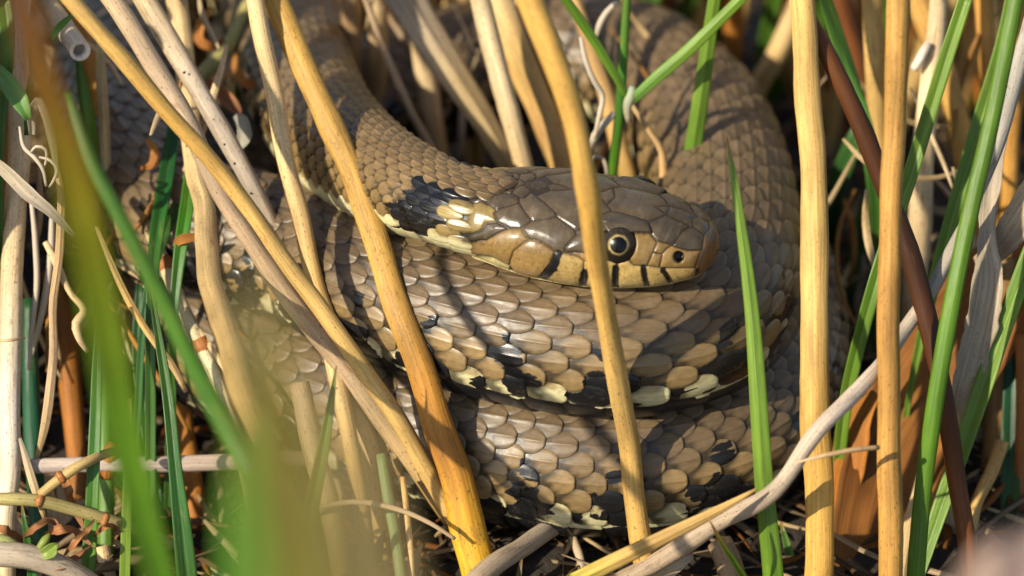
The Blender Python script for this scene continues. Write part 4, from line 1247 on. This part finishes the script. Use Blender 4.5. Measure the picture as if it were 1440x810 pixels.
pith = tang('jointed_reed', 'pale jointed stem with rusty nodes leaning behind the dark blade', 'stem', [(212, 324, 10), (228, 362, 9), (244, 400, 8), (264, 446, 6), (286, 492, 4), (308, 540, 2), (330, 600, 2)], [18, 20, 21, 21, 21, 20, 18], [(0.42, 0.33, 0.16), (0.60, 0.50, 0.28), (0.62, 0.54, 0.32), (0.46, 0.34, 0.14)])
for (x, y, q) in ((232, 372, 8.7), (284, 486, 4.2)):
    mk('node', None, None, [(x - 5, y - 10, q), (x, y, q), (x + 5, y + 11, q)], [22, 27, 22], [ORB, (0.34, 0.13, 0.04), ORB], parent=pith, root=False, step=0.5)
tang('dead_leaf', 'narrow withered strip hanging straight beside the bleached stem', 'leaf', [(74, 236, -2), (86, 290, -3), (86, 350, -3), (76, 430, -2), (70, 520, -1), (60, 600, 0), (48, 648, 2)], [7, 11, 12, 11, 13, 12, 5], [PAL, (0.50, 0.33, 0.16), PNK, PAL], kind='ridge', mat=M_DEAD, root=False, wob=1.2)
tang('dead_leaf', 'thin yellow-edged strip crossing behind the dark blade', 'leaf', [(136, 318, -2), (158, 370, -3), (186, 428, -3), (214, 474, -2), (244, 514, 0), (262, 550, 2)], [5, 9, 11, 10, 10, 6], [PAL, YEL2, PAL], kind='ridge', mat=M_DEAD, root=False, wob=0.8)
tang('dead_leaf', 'grey papery strip bent over the bleached stem', 'leaf', [(-10, 222, -8), (14, 246, -9), (40, 276, -10), (66, 296, -10), (90, 316, -9), (106, 330, -8)], [12, 20, 22, 16, 12, 5], [(0.36, 0.30, 0.20), GRY, (0.40, 0.34, 0.22)], kind='sheet', mat=M_DEAD, root=False, rag=0.15, twist=[20, -20])
tang('dead_leaf', 'limp grey-green strip arching over from the bleached stem', 'leaf', [(46, 190, -6), (46, 150, -8), (54, 140, -9), (66, 158, -10), (76, 196, -10), (82, 250, -9)], [10, 14, 13, 15, 16, 8], [(0.36, 0.30, 0.22), (0.40, 0.35, 0.22), (0.28, 0.30, 0.12)], kind='sheet', mat=M_DEAD, root=False, step=0.8, twist=[10, 60])
tang('knotted_stalk', 'thin knotted straw stalk with a zigzag bend', 'twig', [(64, 340, 0), (78, 366, -1), (100, 412, -2), (119, 438, -2), (108, 456, -2), (112, 474, -2), (124, 494, -1)], [9, 11, 9, 12, 14, 11, 6], [PAL2, PAL, PNK], root=False, wob=0.6, step=0.7)
for k, (lb, pts, wd) in enumerate([
        ('white curly fibre looping in front of the bleached stem', [(28, 178, -6), (34, 208, -7), (48, 222, -8), (58, 236, -8), (64, 262, -7)], 6),
        ('pale fibre hooked beside the limp strip', [(44, 214, -8), (52, 206, -9), (62, 208, -9), (66, 222, -8), (60, 240, -7)], 5),
        ('pale fibre curling toward the olive blade', [(56, 222, -8), (70, 226, -9), (80, 238, -9), (76, 252, -9), (70, 262, -8)], 5),
        ('long drooping whitish fibre behind the withered strip', [(44, 280, 2), (50, 340, 2), (52, 400, 3), (46, 450, 4), (40, 520, 5)], 9),
        ('faint grey fibre hanging between strip and blade', [(72, 300, 6), (70, 360, 6), (60, 430, 6), (44, 500, 7)], 10),
        ('thread tied round the bleached stem', [(-6, 481, -4), (12, 480, -6), (26, 478, -5), (34, 477, -3)], 4),
        ('white wavy root hanging behind the yellow reed', [(818, 52, 14), (824, 84, 14), (836, 116, 15), (846, 134, 16), (842, 164, 16), (836, 194, 17)], 8),
        ('pale root slanting down to the head', [(864, 160, 18), (844, 182, 18), (826, 208, 19), (812, 234, 20)], 12),
        ('thin white loop of root above the head', [(826, 238, 22), (834, 222, 22), (846, 222, 22), (852, 236, 22), (852, 254, 23)], 5),
        ('curled pale leaf tip above the green shoot', [(868, 2, 20), (852, 18, 20), (842, 36, 20), (838, 52, 21)], 9),
        ('whitish stalk seen in the gap behind the neck', [(652, 144, 50), (650, 180, 51), (648, 222, 54)], 11),
        ('loose straw fibre arching over the ground', [(414, 730, -8), (444, 716, -10), (500, 706, -11), (556, 716, -12), (604, 736, -12), (640, 758, -11)], 8)]):
    tang('root_fibre', lb, 'fibre', pts, [wd * 0.7, wd, wd, wd * 0.6], [(0.50, 0.42, 0.32), (0.46, 0.38, 0.27)] if k not in (11, 5) else [PAL, PNK], mat=M_ROOT, root=False, step=0.6, group='pale fibres', wob=0.3)
tang('reed', 'rust-orange stem in the gap behind the withered strip', 'reed stem', [(70, 380, 24), (84, 430, 23), (98, 520, 21), (108, 620, 18), (112, 700, 14)], [28, 30, 31, 30, 28], [(0.24, 0.10, 0.02), (0.32, 0.12, 0.02), (0.30, 0.12, 0.03)], mat=M_MOTT)
tang('reed', 'rust-orange stem in the gap behind the bluish blade', 'reed stem', [(244, 440, 22), (252, 540, 20), (264, 640, 16), (276, 740, 12), (284, 830, 8)], [24, 29, 30, 30, 28], [(0.28, 0.11, 0.02), (0.34, 0.14, 0.025), ORB], mat=M_MOTT)
tang('grass_shoot', 'shaded teal green stem behind the bleached stem', 'grass', [(40, 420, 10), (44, 540, 9), (48, 650, 6), (54, 760, 3)], [20, 24, 26, 26], [GR4, (0.03, 0.12, 0.06), GR4], mat=M_GRASS)
gs = tang('grass_shoot', 'fat round green shoot with rusty joint behind the ribbed blade', 'grass', [(154, 440, 8), (152, 540, 6), (150, 640, 4), (149, 700, 3), (148, 790, 2)], [18, 20, 22, 24, 24], [GR1, (0.12, 0.27, 0.04), (0.16, 0.30, 0.05), GR1], mat=M_GRASS)
mk('joint', None, None, [(160, 622, 2), (154, 640, 2), (150, 658, 2.5), (148, 672, 3)], [18, 27, 27, 20], [ORB, (0.36, 0.14, 0.04), ORB], parent=gs, mat=M_DEAD, root=False, step=0.5, wob=1.0)
tang('grass_leaf', 'tall green leaf behind the fat shoot', 'grass blade', [(196, 400, 14), (194, 500, 14), (206, 600, 13), (220, 700, 10)], [10, 18, 20, 16], [GR4, GR3, GR4], kind='blade', wob=0)
mk('fallen_reed', 'grey-pink dead reed lying level across the ground', 'reed stem', [(44, 654, 2), (150, 652, 2), (250, 650, 3), (330, 648, 4), (400, 646, 6), (470, 650, 10)], [21, 23, 24, 24, 22, 20], [(0.46, 0.38, 0.32), (0.50, 0.38, 0.30), PNK], root=False, wob=0.6, mat=M_TWIG, spk=0.4)
cre_ = mk('runner', 'olive creeping runner with rusty joints at the foot of the bleached stem', 'stem', [(-12, 702, -12), (30, 703, -13), (56, 706, -13), (96, 716, -12), (134, 726, -11), (172, 738, -9), (214, 752, -6), (260, 772, -2)], [18, 18, 18, 17, 17, 16, 15, 10], [(0.36, 0.30, 0.10), (0.34, 0.27, 0.10), (0.42, 0.30, 0.13)], root=False, wob=0.5)
mk('branch', None, None, [(56, 696, -13), (78, 678, -13), (100, 662, -13), (130, 646, -11), (160, 634, -6)], [13, 15, 15, 12], [(0.40, 0.28, 0.10), (0.44, 0.30, 0.12)], parent=cre_, root=False, step=0.7)
for (x, y, dx, dy) in ((56, 704, 0.96, 0.3), (86, 671, 0.8, -0.6), (148, 731, 0.9, 0.35)):
    mk('node', None, None, [(x - 5 * dx, y - 5 * dy, -13.2), (x, y, -13.2), (x + 5 * dx, y + 5 * dy, -13.2)], [15, 20, 15], [ORB, (0.38, 0.16, 0.06), ORB], parent=cre_, root=False, step=0.4)
mk('pale_sliver', 'split pale straw leaning on the runner', 'twig', [(28, 616, -8), (38, 650, -9), (50, 690, -10), (64, 732, -9)], [5, 11, 12, 6], [GRY, PAL2, PAL], kind='ridge', mat=M_DEAD, root=False)
mk('fallen_branch', 'thick mottled pale branch lying in the lower corner', 'branch', [(-14, 778, -16), (30, 782, -16), (66, 792, -15), (110, 812, -13), (160, 842, -10)], [34, 36, 34, 32, 30], [GRY, (0.46, 0.36, 0.25), (0.50, 0.36, 0.22)], mat=M_TWIG, root=False, wob=1.2)
mk('reed_stub', 'short pale reed stub standing on the ground between blades', 'reed stem', [(143, 768, 0), (148, 790, 0), (156, 830, 1)], [20, 22, 24], [PAL, PAL2], wob=0.2, cupcap=True, step=0.6)
mk('green_runner', 'pale green runner at the extreme lower edge', 'stem', [(-10, 756, -14), (10, 762, -14), (28, 774, -13), (44, 790, -12)], [17, 17, 16, 12], [(0.30, 0.33, 0.10), (0.36, 0.34, 0.14)], root=False)
bud = mk('leaf_bud', 'small yellow-green bud opening beside the withered leaves', 'bud', [(48, 784, -15), (56, 770, -16), (66, 756, -16), (70, 750, -16)], [6, 10, 10, 2], [(0.36, 0.38, 0.10), (0.30, 0.40, 0.06)], mat=M_GRASS, root=False, step=0.4)
mk('bud_leaf', None, None, [(52, 782, -16), (64, 776, -17), (76, 768, -17), (81, 764, -17)], [6, 15, 14, 3], [(0.34, 0.40, 0.08), (0.28, 0.40, 0.06)], parent=bud, kind='blade', root=False, step=0.4, twist=20)
mk('bud_leaf', None, None, [(54, 784, -16.5), (66, 782, -17.2), (76, 778, -17), (80, 773, -17)], [5, 11, 10, 3], [(0.30, 0.38, 0.06), (0.32, 0.42, 0.10)], parent=bud, kind='blade', root=False, step=0.4, twist=-20)
for lb, pts, wd in (('curled red-brown withered leaf above the bud', [(42, 752, -14), (56, 742, -15), (72, 738, -15), (78, 750, -14)], 18),
                    ('crumpled brown leaf behind the bud', [(74, 752, -14), (90, 748, -14), (106, 752, -13), (122, 766, -12)], 20),
                    ('rusty twisted leaf beside the ribbed blade', [(98, 772, -14), (110, 758, -15), (120, 748, -15), (126, 738, -14)], 16),
                    ('dull brown leaf scrap below the bud', [(66, 790, -14), (84, 792, -14), (102, 784, -13), (116, 772, -12)], 18),
                    ('withered brown leaf at the extreme lower edge', [(-6, 742, -12), (10, 748, -12), (26, 758, -12), (40, 764, -11)], 20),
                    ('folded brown leaf between the blades', [(138, 754, -10), (150, 744, -11), (160, 750, -11), (156, 762, -10)], 14),
                    ('tan dead leaf leaning under the runner joint', [(94, 674, -8), (98, 696, -8), (106, 716, -8), (116, 736, -7)], 20)):
    pa_ = np.array(pts, float)
    pa_[:, :2] = pa_[:, :2].mean(0) + (pa_[:, :2] - pa_[:, :2].mean(0)) * 1.5
    pa_[:, 2] += np.array([0, -2, 1.5, -1])
    mk('withered_leaf', lb, 'leaf', pa_, [3, wd * 0.75, wd * 0.55, 2], [(0.30, 0.12, 0.04), (0.36, 0.16, 0.06), (0.24, 0.11, 0.05)], mat=M_DEAD, kind='sheet', root=False, step=0.5, rag=0.4, twist=[40, -60, 50], group='withered brown leaves at the creeping runner')
# stems behind the soft blades low in the middle
for lb, pts, wd, cl in (('shaded straw stem low behind the short green blade', [(420, 540, -4), (446, 650, -6), (468, 740, -7), (484, 830, -7)], 30, [PNK, PAL, YEL2]),
                        ('straw stem leaning behind the two crossing reeds', [(458, 470, -2), (484, 580, -4), (508, 700, -3), (520, 830, -2)], 24, [PAL, YEL2, YEL2]),
                        ('dull green stem low between the straw stems', [(534, 640, -2), (546, 710, -4), (558, 780, -6), (566, 840, -6)], 16, [(0.16, 0.22, 0.08), (0.22, 0.27, 0.10)]),
                        ('thin straw stalk low beside the mustard reed', [(566, 672, -2), (572, 735, -4), (578, 810, -5)], 9, [YEL2, PAL])):
    mk('reed' if 'green' not in lb else 'grass_shoot', lb, 'reed stem' if 'green' not in lb else 'grass', pts, wd, cl, up=0, group='stems low beneath the crossing reeds', wob=0.4)
mk('husk_cluster', 'spiky pale husk lying beneath the mustard reed', 'husk', [(594, 764, -2), (584, 786, -3), (574, 806, -4), (560, 836, -4)], [3, 16, 26, 30], [PAL, PNK], mat=M_DEAD, kind='sheet', rag=0.5, root=False, step=0.5)

# ---- the thicket behind: loose soft stems filling the depth
rb = np.random.default_rng(21)
KEEP = {
    'a0': 'soft tan stem between slanting straw stem and stout ochre reed',
    'a5': 'soft tan stem between green shoot and slanting straw stem',
    'a14': 'blurred green blade between slanting straw stem and stout ochre reed',
    'a25': 'soft tan stem between pitted reed and snake',
    'a27': 'soft tan stem between stout orange reed and cream stem, first from stout orange reed',
    'a96': 'soft tan stem between stout orange reed and cream stem, second from stout orange reed',
    'a34': 'blurred green blade between snake and upright blade, first from snake',
    'a29': 'blurred green blade between snake and upright blade, second from snake',
    'a115': 'soft tan stem between cream stem and glossy green blade, first from cream stem',
    'a43': 'soft tan stem between cream stem and glossy green blade, second from cream stem',
    'a98': 'soft tan stem between cream stem and glossy green blade, third from cream stem',
    'a30': 'soft tan stem between cream stem and glossy green blade, fourth from cream stem',
    'a117': 'soft tan stem between stout ochre reed and dark stem, first from stout ochre reed',
    'a152': 'soft tan stem between stout ochre reed and dark stem, second from stout ochre reed',
    'a32': 'soft tan stem between stout ochre reed and dark stem, third from stout ochre reed',
    'a35': 'soft tan stem between bent tan reed and snake',
    'a37': 'soft tan stem between pale stem and stained stem',
    'a40': 'blurred green blade between pitted reed and snake',
    'a186': 'blurred green blade between stout orange reed and cream stem, first from stout orange reed',
    'a42': 'blurred green blade between stout orange reed and cream stem, second from stout orange reed',
    'a146': 'rust-brown stem between stout ochre reed and dark stem, first from stout ochre reed',
    'a45': 'rust-brown stem between stout ochre reed and dark stem, second from stout ochre reed',
    'a46': 'rust-brown stem between snake and folded leaf, first from snake',
    'a158': 'rust-brown stem between snake and folded leaf, second from snake',
    'a47': 'blurred green blade between green shoot and slanting straw stem',
    'a48': 'rust-brown stem between cream stem and glossy green blade',
    'a53': 'rust-brown stem between stout orange reed and cream stem',
    'a57': 'blurred green blade between green shoot and stout ochre reed',
    'a161': 'rust-brown stem between green shoot and slanting straw stem, first from green shoot',
    'a58': 'rust-brown stem between green shoot and slanting straw stem, second from green shoot',
    'a84': 'soft tan stem between folded leaf and snake, first from folded leaf',
    'a61': 'soft tan stem between folded leaf and snake, second from folded leaf',
    'a142': 'soft tan stem between folded leaf and snake, third from folded leaf',
    'a82': 'rust-brown stem between snake and upright blade',
    'a91': 'blurred green blade between folded leaf and snake',
    'a102': 'rust-brown stem between folded leaf and snake',
    'a116': 'blurred green blade between stout ochre reed and stout orange reed, first from stout ochre reed',
    'a180': 'blurred green blade between stout ochre reed and stout orange reed, second from stout ochre reed',
    'a118': 'rust-brown stem between upright blade and green shoot',
    'a120': 'rust-brown stem between green shoot and stout ochre reed',
    'a127': 'blurred green blade between olive blade and long ochre reed',
    'a133': 'blurred green blade between cream stem and glossy green blade',
    'a187': 'soft tan stem between snake and folded leaf, first from snake',
    'a147': 'soft tan stem between snake and folded leaf, second from snake',
    'a155': 'rust-brown stem between dark stem and stout orange reed',
    'a164': 'soft tan stem between snake and upright blade',
    's30_2': 'thin dry straw in a gap of snake, first across',
    's30_3': 'thin dry straw in a gap of snake, second across',
    's30_1': 'thin dry straw in a gap of snake, third across',
    's30_16': 'thin dry straw in a gap of snake, fourth across',
    's30_14': 'thin dry straw in a gap of snake, fifth across',
    's30_0': 'thin dry straw in a gap of snake, sixth across',
    's30_11': 'thin dry straw in a gap of snake, seventh across',
    's492_7': 'thin dry straw in a gap of snake, eighth across',
    's492_14': 'thin dry straw in a gap of snake, ninth across',
    's492_0': 'thin dry straw in a gap of snake, tenth across',
    's492_11': 'thin dry straw in a gap of snake, eleventh across',
    's492_21': 'thin dry straw in a gap of snake, twelfth across',
    's492_20': 'thin dry straw in a gap of snake, thirteenth across',
    's492_12': 'thin dry straw in a gap of snake, fourteenth across',
    's30_23': 'thin dry straw between bleached reed and olive blade, first from bleached reed',
    's30_8': 'thin dry straw between bleached reed and olive blade, second from bleached reed',
    's30_9': 'thin dry straw between bleached reed and olive blade, third from bleached reed',
    's30_13': 'thin dry straw between bleached reed and olive blade, fourth from bleached reed',
    's30_18': 'thin dry straw between bleached reed and olive blade, fifth from bleached reed',
    's30_28': 'thin dry straw between bleached reed and olive blade, sixth from bleached reed',
    's30_7': 'thin dry straw between bleached reed and olive blade, seventh from bleached reed',
    's30_24': 'thin dry straw between olive blade and snake, first from olive blade',
    's30_17': 'thin dry straw between olive blade and snake, second from olive blade',
    's30_19': 'thin dry straw between snake and long ochre reed',
    's30_22': 'thin dry straw between bent tan reed and pitted reed',
    's30_26': 'thin dry straw between pitted reed and straw reed',
    's30_27': 'thin dry straw between slanting blade and snake',
    's30_29': 'thin dry straw between bent tan reed and snake',
    's1200_19': 'thin dry straw between stout ochre reed and stout orange reed, first from stout ochre reed',
    's1200_0': 'thin dry straw between stout ochre reed and stout orange reed, second from stout ochre reed',
    's1200_27': 'thin dry straw between stout ochre reed and stout orange reed, third from stout ochre reed',
    's1200_25': 'thin dry straw between cream stem and glossy green blade, first from cream stem',
    's1200_1': 'thin dry straw between cream stem and glossy green blade, second from cream stem',
    's1200_4': 'thin dry straw between cream stem and glossy green blade, third from cream stem',
    's1200_9': 'thin dry straw between cream stem and glossy green blade, fourth from cream stem',
    's1200_28': 'thin dry straw between cream stem and glossy green blade, fifth from cream stem',
    's1200_11': 'thin dry straw between cream stem and glossy green blade, sixth from cream stem',
    's1200_5': 'thin dry straw between snake and stout orange reed, first from snake',
    's1200_18': 'thin dry straw between snake and stout orange reed, second from snake',
    's1200_6': 'thin dry straw between snake and stout orange reed, third from snake',
    's1200_7': 'thin dry straw between cream stem and speckled branch',
    's1200_23': 'thin dry straw between stout ochre reed and dark stem, first from stout ochre reed',
    's1200_12': 'thin dry straw between stout ochre reed and dark stem, second from stout ochre reed',
    's1200_17': 'thin dry straw between stout orange reed and glossy green blade',
    's492_6': 'thin dry straw between green shoot and snake',
    's492_13': 'thin dry straw between yellow reed and snake',
    's492_15': 'thin dry straw between snake and folded leaf',
    's492_17': 'thin dry straw between snake and green shoot',
}
TH_LABEL = {'tan': 'soft tan stem in the dense thicket beyond the coils', 'rust': 'rust-brown stem in the dense thicket beyond the coils', 'green': 'out-of-focus green blade in the dense thicket beyond the coils'}
prot = {}
for i in range(190):
    x = rb.uniform(-30, 1470)
    z0 = GROUND
    yb = rb.uniform(-60, 300)
    base = PZ(x, yb, z0)
    if base[1] < 84:
        base[1] = 84 + rb.uniform(0, 60)
    lean = rb.normal(0, 0.20)
    Hh_ = rb.uniform(70, 130)
    kind = rb.choice(['tan', 'tan', 'rust', 'green', 'green'])
    q = np.array([base + np.array([lean * h + rb.normal(0, 1.0), -0.10 * h + rb.normal(0, 2), h]) for h in np.linspace(Hh_, -2, 5)])
    pr, dp = project(q)
    pts = np.column_stack([pr, dp - DIST / MM])
    wd = rb.uniform(20, 36) if kind != 'green' else rb.uniform(14, 26)
    b_ = rb.uniform(0.85, 1.3)
    cl = {'tan': [np.array(PAL) * b_, np.array(YEL2) * b_], 'rust': [np.array(ORA) * b_, np.array(ORB) * b_], 'green': [np.array(GR1) * b_, np.array(GR3)]}[kind]
    if KEEP is not None and 'a%d' % i not in KEEP:
        continue
    mk('thicket_grass_leaf' if kind == 'green' else 'thicket_reed', KEEP['a%d' % i] if KEEP else 'a%d' % i, 'grass blade' if kind == 'green' else 'reed stem', pts,
       [wd * 0.6, wd, wd] if kind == 'green' else wd, cl, group='thicket beyond the coils: ' + kind, root=False, step=4.0, kind='blade' if kind == 'green' else 'round', wob=0.5)

# ---- thin dry straws tangled through the thicket
for zone, nst, (x0, x1), (y0, y1), (t0, t1) in (('between the stems beside the bleached reed', 30, (0, 330), (-20, 560), (6, 30)),
                                                ('between the stout reeds and the frame edge', 30, (1170, 1450), (-20, 560), (8, 50)),
                                                ('behind the neck and the head', 22, (470, 900), (-30, 110), (36, 70))):
    for i in range(nst):
        x, y, t = rb.uniform(x0, x1), rb.uniform(y0, y1), rb.uniform(t0, t1)
        Ln = rb.uniform(70, 240)
        a = rb.normal(0.15, 0.55)
        cv = rb.normal(0, 0.35)
        u_ = np.linspace(0, 1, 5)
        pts = np.column_stack([x + Ln * u_ * np.sin(a + cv * u_), y + Ln * u_ * np.cos(a + cv * u_), t + rb.normal(0, 5) * u_ + rb.normal(0, 1.0, 5)])
        wd = rb.uniform(4, 11)
        cl = [np.array(PAL2), np.array(PAL), np.array(PNK), np.array(ORA)][rb.integers(4)] * rb.uniform(0.6, 1.05)
        sid = 's%d_%d' % (nst + x0, i)
        st_kind = 'round' if rb.random() < 0.6 else 'ridge'
        if KEEP is not None and sid not in KEEP:
            continue
        mk('dry_straw', KEEP[sid] if KEEP else sid, 'straw', pts, [wd * 0.5, wd, wd, wd * 0.4], [cl, cl * 0.85], group='thin straws ' + zone, root=False, step=1.2, wob=0.9,
           kind=st_kind, mat=M_REED)

# ---- unseen reeds added beside the frame to shade the left coils
for i in range(56):
    bx, by = rb.uniform(-112, -82), rb.uniform(-6, 58)
    Hh_ = rb.uniform(66, 94)
    lean = rb.normal(0.05, 0.15)
    q = np.array([[bx + lean * h, by + rb.normal(0, 1.5), GROUND + h] for h in np.linspace(Hh_, -2, 5)])
    pr, dp = project(q)
    wd = rb.uniform(30, 56)
    mk('thicket_reed', 'unseen dry reed added beside the frame to shade the left coils', 'reed stem', np.column_stack([pr, dp - DIST / MM]), wd,
       [np.array(PAL) * 0.9, np.array(YEL)], group='unseen reeds added for shade', root=False, step=4.0, wob=0.5)

# ---- litter on the soil
LV, LF, LC, LB = [], [], [], []
nv = 0
for i in range(4200):
    x, y = rb.uniform(-130, 130), rb.uniform(-60, 190)
    a = rb.uniform(0, np.pi)
    L = rb.uniform(2.5, 20)
    wdt = rb.uniform(0.12, 0.9) * (1.6 if rb.random() < 0.12 else 1)
    z = GROUND + rb.uniform(-0.5, 3.2)
    d = np.array([np.cos(a), np.sin(a), rb.normal(0, 0.15)])
    sd = np.array([-np.sin(a), np.cos(a), 0])
    n_ = 5
    tt = np.linspace(-0.5, 0.5, n_)
    C3 = np.array([x, y, z]) + tt[:, None] * L * d + (np.sin(tt * 3 + a) * rb.uniform(-2, 2))[:, None] * sd
    hw = wdt * np.array([0.35, 0.9, 1, 0.9, 0.3])
    row = np.stack([C3 - sd * hw[:, None], C3 + np.array([0, 0, 0.5]) * hw[:, None], C3 + sd * hw[:, None], C3 - np.array([0, 0, 0.35]) * hw[:, None]], 1)
    LV.append(row.reshape(-1, 3))
    LF.append(gridF(n_, 4, True) + nv)
    nv += n_ * 4
    cch = [np.array(PAL), np.array(PNK), np.array(ORB), np.array((0.16, 0.09, 0.04)), np.array((0.10, 0.06, 0.03))][rb.integers(5)] * rb.uniform(0.35, 0.8)
    LC.append(np.tile(cch, (n_ * 4, 1)))
    LB.append(np.stack([np.tile([0, 1, 2, 3.], n_), np.repeat(tt * L, 4), np.full(n_ * 4, i * 1.7)], -1))
link('litter', mkmesh('litter', np.concatenate(LV), np.concatenate(LF), M_DEAD, np.concatenate(LC), np.concatenate(LB)),
     None, 'loose dead plant litter lying on the dark soil', 'litter', None, 'stuff')
